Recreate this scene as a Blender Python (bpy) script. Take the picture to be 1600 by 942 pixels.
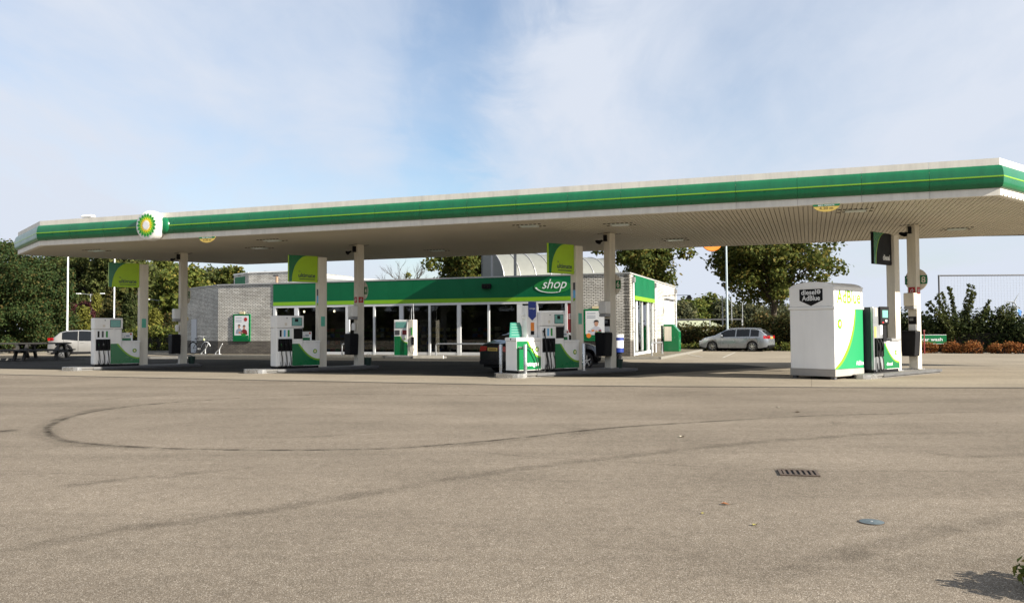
import bpy, bmesh, math, random
import numpy as np
from mathutils import Vector, Matrix
for o in list(bpy.data.objects): bpy.data.objects.remove(o)
S = bpy.context.scene
COL = S.collection
R = math.radians
# ------------------------------------------------------------------ camera
PITCH, ROLL, EYE, FPX = math.atan(44/1280), -0.006, 1.46, 1280.0
cd = bpy.data.cameras.new('camera'); cam = bpy.data.objects.new('camera', cd); COL.objects.link(cam)
cd.sensor_width = 36; cd.lens = 36*FPX/1600; cd.clip_start = 0.05; cd.clip_end = 6000
cam.matrix_world = Matrix.Translation((0, 0, EYE)) @ Matrix.Rotation(R(90)+PITCH, 4, 'X') @ Matrix.Rotation(ROLL, 4, 'Z')
S.camera = cam
# ------------------------------------------------------------------ sky, sun, exposure
SUN_AZ, SUN_EL = 118.0, 26.5
W = bpy.data.worlds.new('World'); S.world = W; W.use_nodes = True
nt = W.node_tree; nt.nodes.clear()
def N(t, **k):
    n = nt.nodes.new(t)
    for a, b in k.items(): setattr(n, a, b)
    return n
out = N('ShaderNodeOutputWorld'); mixs = N('ShaderNodeMixShader')
sky = N('ShaderNodeTexSky', sky_type='NISHITA', sun_disc=False, sun_elevation=R(SUN_EL), sun_rotation=R(SUN_AZ), altitude=0, air_density=1.0, dust_density=1.2, ozone_density=1.6)
b1 = N('ShaderNodeBackground'); b1.inputs[1].default_value = 0.082
b2 = N('ShaderNodeBackground'); b2.inputs[0].default_value = (0.80, 0.865, 0.985, 1); b2.inputs[1].default_value = 0.395
tc = N('ShaderNodeTexCoord'); sep = N('ShaderNodeSeparateXYZ')
add = N('ShaderNodeMath', operation='ADD'); add.inputs[1].default_value = 0.22
dx = N('ShaderNodeMath', operation='DIVIDE'); dy = N('ShaderNodeMath', operation='DIVIDE')
comb = N('ShaderNodeCombineXYZ')
n1 = N('ShaderNodeTexNoise'); n1.inputs['Scale'].default_value = 1.15; n1.inputs['Detail'].default_value = 9; n1.inputs['Roughness'].default_value = 0.56; n1.inputs['Distortion'].default_value = 0.5
n2 = N('ShaderNodeTexNoise'); n2.inputs['Scale'].default_value = 5.5; n2.inputs['Detail'].default_value = 7; n2.inputs['Roughness'].default_value = 0.6; n2.inputs['Distortion'].default_value = 0.8
mp = N('ShaderNodeMapping'); mp.inputs['Location'].default_value = (3.35, 1.9, 0.0); mp.inputs['Rotation'].default_value = (0, 0, R(20)); mp.inputs['Scale'].default_value = (1.0, 0.55, 1)
rr = N('ShaderNodeValToRGB'); rr.color_ramp.elements[0].position = 0.30; rr.color_ramp.elements[1].position = 0.58
rr.color_ramp.elements[0].color = (0.42,)*3+(1,); rr.color_ramp.elements[1].color = (1.0,)*3+(1,)
mixn = N('ShaderNodeMath', operation='MULTIPLY_ADD'); mixn.inputs[1].default_value = 0.20
hz = N('ShaderNodeMapRange'); hz.inputs[1].default_value = 0.0; hz.inputs[2].default_value = 0.16; hz.inputs[3].default_value = 0.45; hz.inputs[4].default_value = 0.0
mx = N('ShaderNodeMath', operation='ADD', use_clamp=True)
g1 = N('ShaderNodeMath', operation='MULTIPLY_ADD'); g1.inputs[1].default_value = 0.17
g2 = N('ShaderNodeMath', operation='MULTIPLY_ADD'); g2.inputs[1].default_value = 0.35
g3 = N('ShaderNodeMath', operation='ABSOLUTE'); g0 = N('ShaderNodeMath', operation='ADD'); g0.inputs[1].default_value = -0.205
g4 = N('ShaderNodeMapRange', interpolation_type='SMOOTHSTEP'); g4.inputs[1].default_value = 0.0; g4.inputs[2].default_value = 0.26; g4.inputs[3].default_value = 0.60; g4.inputs[4].default_value = 0.0
g5 = N('ShaderNodeMath', operation='SUBTRACT', use_clamp=True)
L = nt.links.new
L(tc.outputs['Generated'], sep.inputs[0]); L(sep.outputs[2], add.inputs[0])
L(sep.outputs[0], dx.inputs[0]); L(add.outputs[0], dx.inputs[1]); L(sep.outputs[1], dy.inputs[0]); L(add.outputs[0], dy.inputs[1])
L(dx.outputs[0], comb.inputs[0]); L(dy.outputs[0], comb.inputs[1]); L(comb.outputs[0], mp.inputs[0])
L(mp.outputs[0], n1.inputs[0]); L(mp.outputs[0], n2.inputs[0])
sub = N('ShaderNodeMath', operation='SUBTRACT'); sub.inputs[1].default_value = 0.5
L(n2.outputs[0], sub.inputs[0]); L(sub.outputs[0], mixn.inputs[0]); L(n1.outputs[0], mixn.inputs[2]); L(mixn.outputs[0], rr.inputs[0])
L(dy.outputs[0], g1.inputs[0]); L(dx.outputs[0], g1.inputs[2]); L(g1.outputs[0], g0.inputs[0]); L(sub.outputs[0], g2.inputs[0]); L(g0.outputs[0], g2.inputs[2]); L(g2.outputs[0], g3.inputs[0]); L(g3.outputs[0], g4.inputs[0])
L(rr.outputs[0], g5.inputs[0]); L(g4.outputs[0], g5.inputs[1])
L(sep.outputs[2], hz.inputs[0]); L(g5.outputs[0], mx.inputs[0]); L(hz.outputs[0], mx.inputs[1])
L(sky.outputs[0], b1.inputs[0]); L(mx.outputs[0], mixs.inputs[0]); L(b1.outputs[0], mixs.inputs[1]); L(b2.outputs[0], mixs.inputs[2]); L(mixs.outputs[0], out.inputs[0])
sl = bpy.data.lights.new('sun', 'SUN'); sl.energy = 5.0; sl.angle = R(0.53); sl.color = (1.0, 0.93, 0.82)
sun = bpy.data.objects.new('sun', sl); COL.objects.link(sun)
sv = Vector((math.cos(R(SUN_EL))*math.sin(R(SUN_AZ)), math.cos(R(SUN_EL))*math.cos(R(SUN_AZ)), math.sin(R(SUN_EL))))
sun.rotation_euler = sv.to_track_quat('Z', 'Y').to_euler(); sun.location = sv*60
V = S.view_settings; V.view_transform = 'Standard'; V.look = 'None'; V.exposure = 1.2; V.gamma = 1; V.use_curve_mapping = False
S.render.engine = 'CYCLES'

# ------------------------------------------------------------------ helpers
def azv(a): return Vector((math.sin(R(a)), math.cos(R(a)), 0))
def gx(px, y): return (px-800)/FPX*y                                     # metres right of the axis at depth y
def gz(px, py, y): return EYE+(515-0.006*(px-800)-py)/FPX*y              # height at depth y
def gnd(px, py, z=0.0):
    y = (EYE-z)*FPX/(py-515+0.006*(px-800)); return Vector((gx(px, y), y, z))
def basis(o, right, normal, up=(0, 0, 1)):
    r, n, u = Vector(right).normalized(), Vector(normal).normalized(), Vector(up).normalized()
    return Matrix(((r.x, u.x, n.x, o[0]), (r.y, u.y, n.y, o[1]), (r.z, u.z, n.z, o[2]), (0, 0, 0, 1)))
class MB:
    def __init__(s): s.v = []; s.f = []; s.m = []
    def add(s, vs, fs, mi=0, M=None):
        k = len(s.v)
        s.v += [tuple(M @ Vector(v)) if M else tuple(v) for v in vs]
        s.f += [tuple(i+k for i in f) for f in fs]; s.m += [mi]*len(fs); return s
    def box(s, x0, x1, y0, y1, z0, z1, mi=0, M=None, tx=0.0, ty=0.0):     # tx, ty: top inset
        vs = [(x0, y0, z0), (x1, y0, z0), (x1, y1, z0), (x0, y1, z0), (x0+tx, y0+ty, z1), (x1-tx, y0+ty, z1), (x1-tx, y1-ty, z1), (x0+tx, y1-ty, z1)]
        return s.add(vs, [(3, 2, 1, 0), (4, 5, 6, 7), (0, 1, 5, 4), (1, 2, 6, 5), (2, 3, 7, 6), (3, 0, 4, 7)], mi, M)
    def prism(s, pts, a0, a1, mi=0, M=None):                              # pts in the xy plane, extruded in z
        n = len(pts)
        vs = [(p[0], p[1], a0) for p in pts]+[(p[0], p[1], a1) for p in pts]
        fs = [tuple(range(n-1, -1, -1)), tuple(range(n, 2*n))]+[(i, (i+1) % n, n+(i+1) % n, n+i) for i in range(n)]
        return s.add(vs, fs, mi, M)
    def tube(s, pts, r, n=8, mi=0, M=None, cap=True):
        pts = [Vector(p) for p in pts]; rs = r if isinstance(r, (list, tuple)) else [r]*len(pts)
        vs = []; ref = None
        for i, p in enumerate(pts):
            t = (pts[min(i+1, len(pts)-1)]-pts[max(i-1, 0)]).normalized()
            if ref is None: ref = t.orthogonal().normalized()
            ref = (ref-t*ref.dot(t)).normalized(); b = t.cross(ref)
            for k in range(n):
                a = 2*math.pi*k/n; vs.append(p+(ref*math.cos(a)+b*math.sin(a))*rs[i])
        fs = [(i*n+k, i*n+(k+1) % n, (i+1)*n+(k+1) % n, (i+1)*n+k) for i in range(len(pts)-1) for k in range(n)]
        if cap: fs += [tuple(range(n-1, -1, -1)), tuple(range((len(pts)-1)*n, len(pts)*n))]
        return s.add(vs, fs, mi, M)
    def lathe(s, prof, n=24, mi=0, M=None, arc=2*math.pi):                # prof (r, h), around z
        vs = [(r*math.cos(arc*k/n), r*math.sin(arc*k/n), h) for r, h in prof for k in range(n)]
        fs = [(i*n+k, i*n+(k+1) % n, (i+1)*n+(k+1) % n, (i+1)*n+k) for i in range(len(prof)-1) for k in range(n)]
        return s.add(vs, fs, mi, M)
    def mesh(s, name, mats, smooth=None):
        me = bpy.data.meshes.new(name); me.from_pydata(s.v, [], s.f)
        for m in (mats if isinstance(mats, (list, tuple)) else [mats]): me.materials.append(m)
        me.polygons.foreach_set('material_index', s.m)
        bm = bmesh.new(); bm.from_mesh(me); bmesh.ops.recalc_face_normals(bm, faces=bm.faces); bm.to_mesh(me); bm.free()
        if smooth is not None:
            me.polygons.foreach_set('use_smooth', [True]*len(me.polygons)); me.set_sharp_from_angle(angle=R(smooth))
        return me
    def build(s, name, mats, parent=None, smooth=None, bevel=0, loc=None, rz=0.0):
        return link(name, s.mesh(name, mats, smooth), parent, bevel, loc, rz)
def link(name, me, parent=None, bevel=0, loc=None, rz=0.0, M=None):
    o = bpy.data.objects.new(name, me); COL.objects.link(o)
    if parent: o.parent = parent
    if M is not None: o.matrix_local = M
    elif loc is not None: o.location = loc; o.rotation_euler = (0, 0, rz)
    if bevel:
        b = o.modifiers.new('bevel', 'BEVEL'); b.width = bevel; b.segments = 2; b.limit_method = 'ANGLE'; b.angle_limit = R(40); b.harden_normals = False
    return o
def tag(o, label, cat, group=None, kind=None):
    if label: o['label'] = label
    if cat: o['category'] = cat
    if group: o['group'] = group
    if kind: o['kind'] = kind
    return o
def struct(o): o['kind'] = 'structure'; return o
def thing(name, label, cat, loc=(0, 0, 0), rz=0.0, group=None):
    o = bpy.data.objects.new(name, None); COL.objects.link(o); o.empty_display_size = .2
    o.location = loc; o.rotation_euler = (0, 0, rz); return tag(o, label, cat, group)
_tx = {}
def text(name, s, size, mat, parent, M, width=None, ext=0.002, bold=0.0, shear=0.0):
    cu = bpy.data.curves.new('t', 'FONT'); cu.body = s; cu.size = 1; cu.extrude = 0; cu.offset = bold; cu.shear = shear
    cu.align_x = 'CENTER'; cu.resolution_u = 4
    ob = bpy.data.objects.new('t', cu); COL.objects.link(ob); bpy.context.view_layer.update()
    me = bpy.data.meshes.new_from_object(ob.evaluated_get(bpy.context.evaluated_depsgraph_get()))
    bpy.data.objects.remove(ob)
    n = len(me.vertices); co = np.zeros(n*3); me.vertices.foreach_get('co', co); co = co.reshape(-1, 3)
    mn, mxx = co.min(0), co.max(0); co[:, 0] -= (mn[0]+mxx[0])/2; co[:, 1] -= (mn[1]+mxx[1])/2
    sx = sy = size
    if width: sx = width/(mxx[0]-mn[0])
    co[:, 0] *= sx; co[:, 1] *= sy; co[:, 2] = ext
    me.vertices.foreach_set('co', co.ravel()); me.materials.clear(); me.materials.append(mat); me.update()
    return link(name, me, parent, M=M)
# ------------------------------------------------------------------ materials
MT = {}
def mat(name, col, rough=0.6, metal=0.0, var=0.0, vscale=3.0, bump=0.0, bscale=60.0, coat=0.0, spec=0.5, dirt=0.0, emis=None, streak=0.0):
    if name in MT: return MT[name]
    m = bpy.data.materials.new(name); m.use_nodes = True; t = m.node_tree; p = t.nodes['Principled BSDF']
    p.inputs['Base Color'].default_value = (*col, 1); p.inputs['Roughness'].default_value = rough; p.inputs['Metallic'].default_value = metal
    p.inputs['Coat Weight'].default_value = coat; p.inputs['Coat Roughness'].default_value = 0.05; p.inputs['Specular IOR Level'].default_value = spec
    if emis: p.inputs['Emission Color'].default_value = (*emis[0], 1); p.inputs['Emission Strength'].default_value = emis[1]
    if var or bump or dirt:
        co = t.nodes.new('ShaderNodeTexCoord')
    if var:
        no = t.nodes.new('ShaderNodeTexNoise'); no.inputs['Scale'].default_value = vscale; no.inputs['Detail'].default_value = 6; no.inputs['Roughness'].default_value = 0.62
        mr = t.nodes.new('ShaderNodeMapRange'); mr.inputs[1].default_value = 0.3; mr.inputs[2].default_value = 0.7; mr.inputs[3].default_value = 1-var; mr.inputs[4].default_value = 1+var
        mu = t.nodes.new('ShaderNodeMix'); mu.data_type = 'RGBA'; mu.blend_type = 'MULTIPLY'; mu.inputs[0].default_value = 1; mu.inputs[6].default_value = (*col, 1)
        t.links.new(co.outputs['Object'], no.inputs[0]); t.links.new(no.outputs[0], mr.inputs[0]); t.links.new(mr.outputs[0], mu.inputs[7]); t.links.new(mu.outputs[2], p.inputs['Base Color'])
        r2 = t.nodes.new('ShaderNodeMapRange'); r2.inputs[1].default_value = 0.3; r2.inputs[2].default_value = 0.7; r2.inputs[3].default_value = max(0.02, rough-.08); r2.inputs[4].default_value = min(1, rough+.08)
        t.links.new(no.outputs[0], r2.inputs[0]); t.links.new(r2.outputs[0], p.inputs['Roughness'])
    if streak:
        co2 = t.nodes.new('ShaderNodeNewGeometry'); mpn = t.nodes.new('ShaderNodeMapping'); mpn.inputs['Scale'].default_value = (3.2, 3.2, .4); sn = t.nodes.new('ShaderNodeTexNoise'); sn.inputs['Scale'].default_value = 1.6; sn.inputs['Detail'].default_value = 7; sn.inputs['Roughness'].default_value = .65
        t.links.new(co2.outputs['Position'], mpn.inputs[0]); t.links.new(mpn.outputs[0], sn.inputs[0]); sr_ = t.nodes.new('ShaderNodeMapRange'); sr_.inputs[1].default_value = .42; sr_.inputs[2].default_value = .72; sr_.inputs[3].default_value = 1.02; sr_.inputs[4].default_value = 1-streak
        m2 = t.nodes.new('ShaderNodeMix'); m2.data_type = 'RGBA'; m2.blend_type = 'MULTIPLY'; m2.inputs[0].default_value = 1; m2.inputs[6].default_value = (*col, 1)
        src_ = p.inputs['Base Color'].links
        if src_: t.links.new(src_[0].from_socket, m2.inputs[6])
        t.links.new(sn.outputs[0], sr_.inputs[0]); t.links.new(sr_.outputs[0], m2.inputs[7]); t.links.new(m2.outputs[2], p.inputs['Base Color'])
    if bump:
        nb = t.nodes.new('ShaderNodeTexNoise'); nb.inputs['Scale'].default_value = bscale; nb.inputs['Detail'].default_value = 4
        bp = t.nodes.new('ShaderNodeBump'); bp.inputs['Strength'].default_value = bump; bp.inputs['Distance'].default_value = 0.01
        t.links.new(co.outputs['Object'], nb.inputs[0]); t.links.new(nb.outputs[0], bp.inputs['Height']); t.links.new(bp.outputs[0], p.inputs['Normal'])
    MT[name] = m; return m
GREEN, LIME = (0.002, 0.15, 0.045), (0.20, 0.42, 0.012)
white = mat('white_panel', (0.82, 0.81, 0.77), 0.38, var=0.05, vscale=1.5, streak=.07)
cwhite = mat('clean_white', (0.84, 0.835, 0.81), 0.4, var=0.02, vscale=1.2, streak=.03)
cream = mat('cream_paint', (0.72, 0.67, 0.56), 0.5, spec=.3, streak=.18, var=0.06, vscale=1.2)
fwhite = mat('fascia_white', (0.72, 0.68, 0.595), 0.5, var=0.08, vscale=0.9, spec=.25, streak=.15)
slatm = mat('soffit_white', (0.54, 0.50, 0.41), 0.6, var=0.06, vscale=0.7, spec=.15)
green = mat('gloss_green', GREEN, 0.25, var=0.06, vscale=0.8, coat=0.25)
fgreen = mat('fascia_green', (0.002, 0.135, 0.048), 0.3, var=0.08, vscale=0.8, coat=0.2, streak=.2)
bgreen = mat('shop_green', (0.002, 0.115, 0.042), 0.45, spec=.25, var=0.08, vscale=0.9)
lime = mat('lime', LIME, 0.35, var=0.04)
limes = mat('sign_lime', (0.36, 0.58, 0.012), 0.4, var=0.05)
yellow = mat('yellow', (0.62, 0.44, 0.10), 0.5, var=0.05)
hgreen = mat('leaf_green', (0.01, 0.25, 0.03), 0.35)
hlight = mat('petal_light', (0.18, 0.50, 0.02), 0.35)
pyellow = mat('petal_yellow', (0.80, 0.55, 0.01), 0.35)
black = mat('black_plastic', (0.008, 0.008, 0.009), 0.55, var=0.1, spec=.18)
rubber = mat('rubber', (0.015, 0.015, 0.015), 0.7, var=0.15, vscale=8)
dgrey = mat('dark_grey', (0.07, 0.07, 0.075), 0.5, var=0.08)
grey = mat('grey_metal', (0.32, 0.32, 0.32), 0.42, 0.3, var=0.08)
silver = mat('silver_panel', (0.34, 0.35, 0.36), 0.35, 0.5, var=0.06)
steel = mat('galvanised', (0.36, 0.37, 0.38), 0.4, 0.6, var=0.12, vscale=5)
stain = mat('brushed_steel', (0.55, 0.55, 0.54), 0.28, 0.9, var=0.1, vscale=6)
teal = mat('teal_print', (0.10, 0.42, 0.30), 0.5, var=0.1, vscale=14)
lcd = mat('lcd', (0.16, 0.38, 0.33), 0.15, var=0.15, vscale=20)
lblue = mat('light_blue', (0.12, 0.42, 0.72), 0.4); blue = mat('blue_print', (0.012, 0.035, 0.22), 0.4, var=0.05)
orange = mat('orange_print', (0.75, 0.22, 0.02), 0.45, var=0.08); red = mat('red_print', (0.42, 0.02, 0.02), 0.4, var=0.05); dred = mat('dark_red', (0.20, 0.012, 0.014), 0.5)
paper = mat('paper', (0.78, 0.79, 0.78), 0.55, var=0.04); skin = mat('print_skin', (0.55, 0.30, 0.2), 0.6); prgrey = mat('print_grey', (0.30, 0.33, 0.40), 0.6)
conc = mat('island_concrete', (0.15, 0.145, 0.135), 0.85, var=0.22, vscale=4, bump=0.4, bscale=70)
kerbm = mat('kerb_concrete', (0.18, 0.17, 0.145), 0.88, var=0.18, vscale=5, bump=0.4, bscale=60)
frame = mat('white_aluminium', (0.70, 0.71, 0.71), 0.35, 0.15, var=0.04)
coping = mat('coping', (0.42, 0.42, 0.40), 0.5, 0.3, var=0.1)
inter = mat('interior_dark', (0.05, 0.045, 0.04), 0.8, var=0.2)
plast = mat('wood_plastic', (0.030, 0.028, 0.024), 0.75, var=0.25, vscale=6)
def glassmat(name, tint, ref):
    m = bpy.data.materials.new(name); m.use_nodes = True; t = m.node_tree; t.nodes.clear()
    o = t.nodes.new('ShaderNodeOutputMaterial'); mi = t.nodes.new('ShaderNodeMixShader'); tr = t.nodes.new('ShaderNodeBsdfTransparent'); gl = t.nodes.new('ShaderNodeBsdfGlossy'); fr = t.nodes.new('ShaderNodeFresnel')
    tr.inputs[0].default_value = (*tint, 1); gl.inputs['Roughness'].default_value = 0.02; gl.inputs[0].default_value = (ref,)*3+(1,); fr.inputs[0].default_value = 1.5
    t.links.new(fr.outputs[0], mi.inputs[0]); t.links.new(tr.outputs[0], mi.inputs[1]); t.links.new(gl.outputs[0], mi.inputs[2]); t.links.new(mi.outputs[0], o.inputs[0]); return m
glass = glassmat('shop_glass', (0.68, 0.70, 0.68), 0.95)
cglass = mat('car_glass', (0.008, 0.009, 0.010), 0.06, coat=0.15, spec=.3)
def paint(name, col, metal=0.0): return mat(name, col, 0.3, metal, var=0.04, vscale=2, coat=1.0)
def brickmat(name, c1, c2, mortar, w=0.235, h=0.082):
    m = bpy.data.materials.new(name); m.use_nodes = True; t = m.node_tree; p = t.nodes['Principled BSDF']; p.inputs['Roughness'].default_value = 0.85
    co = t.nodes.new('ShaderNodeTexCoord'); sp = t.nodes.new('ShaderNodeSeparateXYZ'); cb = t.nodes.new('ShaderNodeCombineXYZ'); b = t.nodes.new('ShaderNodeTexBrick')
    t.links.new(co.outputs['Object'], sp.inputs[0]); t.links.new(sp.outputs[0], cb.inputs[0]); t.links.new(sp.outputs[2], cb.inputs[1]); t.links.new(cb.outputs[0], b.inputs[0])
    b.inputs['Color1'].default_value = (*c1, 1); b.inputs['Color2'].default_value = (*c2, 1); b.inputs['Mortar'].default_value = (*mortar, 1)
    b.inputs['Scale'].default_value = 1; b.inputs['Mortar Size'].default_value = 0.013; b.inputs['Brick Width'].default_value = w; b.inputs['Row Height'].default_value = h; b.inputs['Bias'].default_value = -0.15
    no = t.nodes.new('ShaderNodeTexNoise'); no.inputs['Scale'].default_value = 0.9; no.inputs['Detail'].default_value = 8; mr = t.nodes.new('ShaderNodeMapRange'); mr.inputs[1].default_value = .3; mr.inputs[2].default_value = .7; mr.inputs[3].default_value = .72; mr.inputs[4].default_value = 1.12
    mu = t.nodes.new('ShaderNodeMix'); mu.data_type = 'RGBA'; mu.blend_type = 'MULTIPLY'; mu.inputs[0].default_value = 1
    t.links.new(co.outputs['Object'], no.inputs[0]); t.links.new(no.outputs[0], mr.inputs[0]); t.links.new(b.outputs[0], mu.inputs[6]); t.links.new(mr.outputs[0], mu.inputs[7]); t.links.new(mu.outputs[2], p.inputs['Base Color'])
    bp = t.nodes.new('ShaderNodeBump'); bp.inputs['Strength'].default_value = 0.8; bp.inputs['Distance'].default_value = 0.012; bp.invert = True
    t.links.new(b.outputs['Fac'], bp.inputs['Height']); t.links.new(bp.outputs[0], p.inputs['Normal']); return m
wbrick = brickmat('white_brick', (0.72, 0.69, 0.62), (0.50, 0.47, 0.41), (0.07, 0.065, 0.055))
dbrick = brickmat('dark_brick', (0.11, 0.095, 0.08), (0.17, 0.15, 0.12), (0.05, 0.045, 0.04))
def groundmat(name, base, speck, dark, patch=0.18, sscale=170.0, bump=0.5, joints=None):
    m = bpy.data.materials.new(name); m.use_nodes = True; t = m.node_tree; p = t.nodes['Principled BSDF']; p.inputs['Roughness'].default_value = 0.9; p.inputs['Specular IOR Level'].default_value = 0.03
    co = t.nodes.new('ShaderNodeTexCoord')
    def noise(sc, det, ro=.6):
        n = t.nodes.new('ShaderNodeTexNoise'); n.inputs['Scale'].default_value = sc; n.inputs['Detail'].default_value = det; n.inputs['Roughness'].default_value = ro; t.links.new(co.outputs['Object'], n.inputs[0]); return n.outputs[0]
    def mr(s, a, b, c, d):
        n = t.nodes.new('ShaderNodeMapRange'); n.inputs[1].default_value = a; n.inputs[2].default_value = b; n.inputs[3].default_value = c; n.inputs[4].default_value = d; t.links.new(s, n.inputs[0]); return n.outputs[0]
    def mix(bt, f, a, b):
        n = t.nodes.new('ShaderNodeMix'); n.data_type = 'RGBA'; n.blend_type = bt
        for k, s in ((0, f), (6, a), (7, b)):
            if isinstance(s, (float, int)): n.inputs[k].default_value = s
            elif isinstance(s, tuple): n.inputs[k].default_value = (*s, 1)
            else: t.links.new(s, n.inputs[k])
        return n.outputs[2]
    vo = t.nodes.new('ShaderNodeTexVoronoi'); vo.inputs['Scale'].default_value = sscale; t.links.new(co.outputs['Object'], vo.inputs[0])
    sv_ = t.nodes.new('ShaderNodeSeparateColor'); t.links.new(vo.outputs['Color'], sv_.inputs[0])
    c = mix('MIX', mr(sv_.outputs[0], .0, 1, 0, 1), dark, base)
    c = mix('MIX', mr(sv_.outputs[1], .80, .96, 0, 0.75), c, speck)
    c = mix('MULTIPLY', 1.0, c, mr(noise(0.35, 8, .65), .3, .7, 1-patch, 1+patch*.7))
    c = mix('MULTIPLY', 1.0, c, mr(noise(9, 6), .3, .7, .86, 1.1))
    ms = t.nodes.new('ShaderNodeMapping'); ms.inputs['Rotation'].default_value = (0, 0, R(14)); ms.inputs['Scale'].default_value = (.10, .9, 1); ns = t.nodes.new('ShaderNodeTexNoise'); ns.inputs['Scale'].default_value = 1.0; ns.inputs['Detail'].default_value = 6; ns.inputs['Roughness'].default_value = .6; ns.inputs['Distortion'].default_value = .6
    t.links.new(co.outputs['Object'], ms.inputs[0]); t.links.new(ms.outputs[0], ns.inputs[0]); c = mix('MULTIPLY', 1.0, c, mr(ns.outputs[0], .32, .68, 1-patch*.75, 1+patch*.4))
    c = mix('MULTIPLY', 1.0, c, mr(noise(.9, 9, .75), .62, .78, 1.0, .80))
    if joints:
        b = t.nodes.new('ShaderNodeTexBrick'); b.inputs['Scale'].default_value = 1; b.inputs['Brick Width'].default_value = joints[0]; b.inputs['Row Height'].default_value = joints[1]; b.inputs['Mortar Size'].default_value = joints[2]; b.offset = joints[3]
        mpn = t.nodes.new('ShaderNodeMapping'); mpn.inputs['Rotation'].default_value = (0, 0, R(20)); t.links.new(co.outputs['Object'], mpn.inputs[0]); t.links.new(mpn.outputs[0], b.inputs[0])
        c = mix('MULTIPLY', mr(b.outputs['Fac'], 0, 1, 0, .45), c, (0.35, 0.33, 0.3))
    t.links.new(c, p.inputs['Base Color'])
    bp = t.nodes.new('ShaderNodeBump'); bp.inputs['Strength'].default_value = bump; bp.inputs['Distance'].default_value = 0.004
    t.links.new(vo.outputs['Distance'], bp.inputs['Height']); t.links.new(bp.outputs[0], p.inputs['Normal']); return m
asph = groundmat('asphalt', (0.233, 0.196, 0.152), (0.44, 0.39, 0.325), (0.118, 0.098, 0.075))
concp = groundmat('forecourt_concrete', (0.285, 0.247, 0.190), (0.33, 0.29, 0.23), (0.235, 0.203, 0.156), 0.16, 90, 0.15, joints=(6.0, 4.5, 0.012, 0.0))
pave = groundmat('pavement', (0.19, 0.165, 0.12), (0.24, 0.21, 0.17), (0.13, 0.115, 0.088), 0.15, 60, 0.2, joints=(0.3, 0.3, 0.01, 0.5))
earth = groundmat('grassland', (0.075, 0.085, 0.03), (0.14, 0.13, 0.06), (0.04, 0.05, 0.018), 0.35, 14, 0.8)
def leafmat(name, c1, c2, c3=None, tr=0.35):
    m = bpy.data.materials.new(name); m.use_nodes = True; t = m.node_tree; t.nodes.clear()
    o = t.nodes.new('ShaderNodeOutputMaterial'); g = t.nodes.new('ShaderNodeNewGeometry'); cr = t.nodes.new('ShaderNodeValToRGB')
    cr.color_ramp.elements[0].color = (*c1, 1); cr.color_ramp.elements[1].color = (*c2, 1); cr.color_ramp.elements[1].position = 0.75 if c3 else 1
    if c3: e = cr.color_ramp.elements.new(1.0); e.color = (*c3, 1)
    d = t.nodes.new('ShaderNodeBsdfPrincipled'); d.inputs['Roughness'].default_value = 0.7; d.inputs['Specular IOR Level'].default_value = 0.15; tl = t.nodes.new('ShaderNodeBsdfTranslucent'); mi = t.nodes.new('ShaderNodeMixShader'); mi.inputs[0].default_value = tr
    t.links.new(g.outputs['Random Per Island'], cr.inputs[0]); t.links.new(cr.outputs[0], d.inputs[0]); t.links.new(cr.outputs[0], tl.inputs[0]); t.links.new(d.outputs[0], mi.inputs[1]); t.links.new(tl.outputs[0], mi.inputs[2]); t.links.new(mi.outputs[0], o.inputs[0]); return m
lf_maple = leafmat('maple_leaf', (0.040, 0.060, 0.014), (0.115, 0.130, 0.028), (0.20, 0.15, 0.035), .42)
lf_pine = leafmat('pine_needle', (0.014, 0.030, 0.009), (0.042, 0.066, 0.018), (0.085, 0.06, 0.018), 0.2)
lf_oak = leafmat('oak_leaf', (0.03, 0.042, 0.012), (0.085, 0.10, 0.028), (0.12, 0.11, 0.03))
lf_yel = leafmat('yellowing_leaf', (0.05, 0.075, 0.016), (0.13, 0.15, 0.03), (0.22, 0.18, 0.04))
lf_con = leafmat('golden_conifer', (0.06, 0.065, 0.012), (0.15, 0.145, 0.025), None, 0.2)
lf_red = leafmat('purple_leaf', (0.035, 0.012, 0.014), (0.09, 0.03, 0.03), None)
lf_hedge = leafmat('hedge_leaf', (0.022, 0.030, 0.010), (0.07, 0.07, 0.02), (0.14, 0.085, 0.03))
lf_dark = leafmat('dark_hedge_leaf', (0.014, 0.024, 0.008), (0.045, 0.06, 0.016), (0.08, 0.085, 0.03))
lf_grey = leafmat('far_leaf', (0.05, 0.06, 0.03), (0.11, 0.115, 0.06), (0.17, 0.15, 0.06))
lf_bronze = leafmat('bronze_leaf', (0.14, 0.05, 0.015), (0.34, 0.13, 0.04), (0.22, 0.14, 0.04))
bark = mat('bark', (0.055, 0.042, 0.03), 0.9, var=0.3, vscale=6, bump=0.8, bscale=14)
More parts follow.
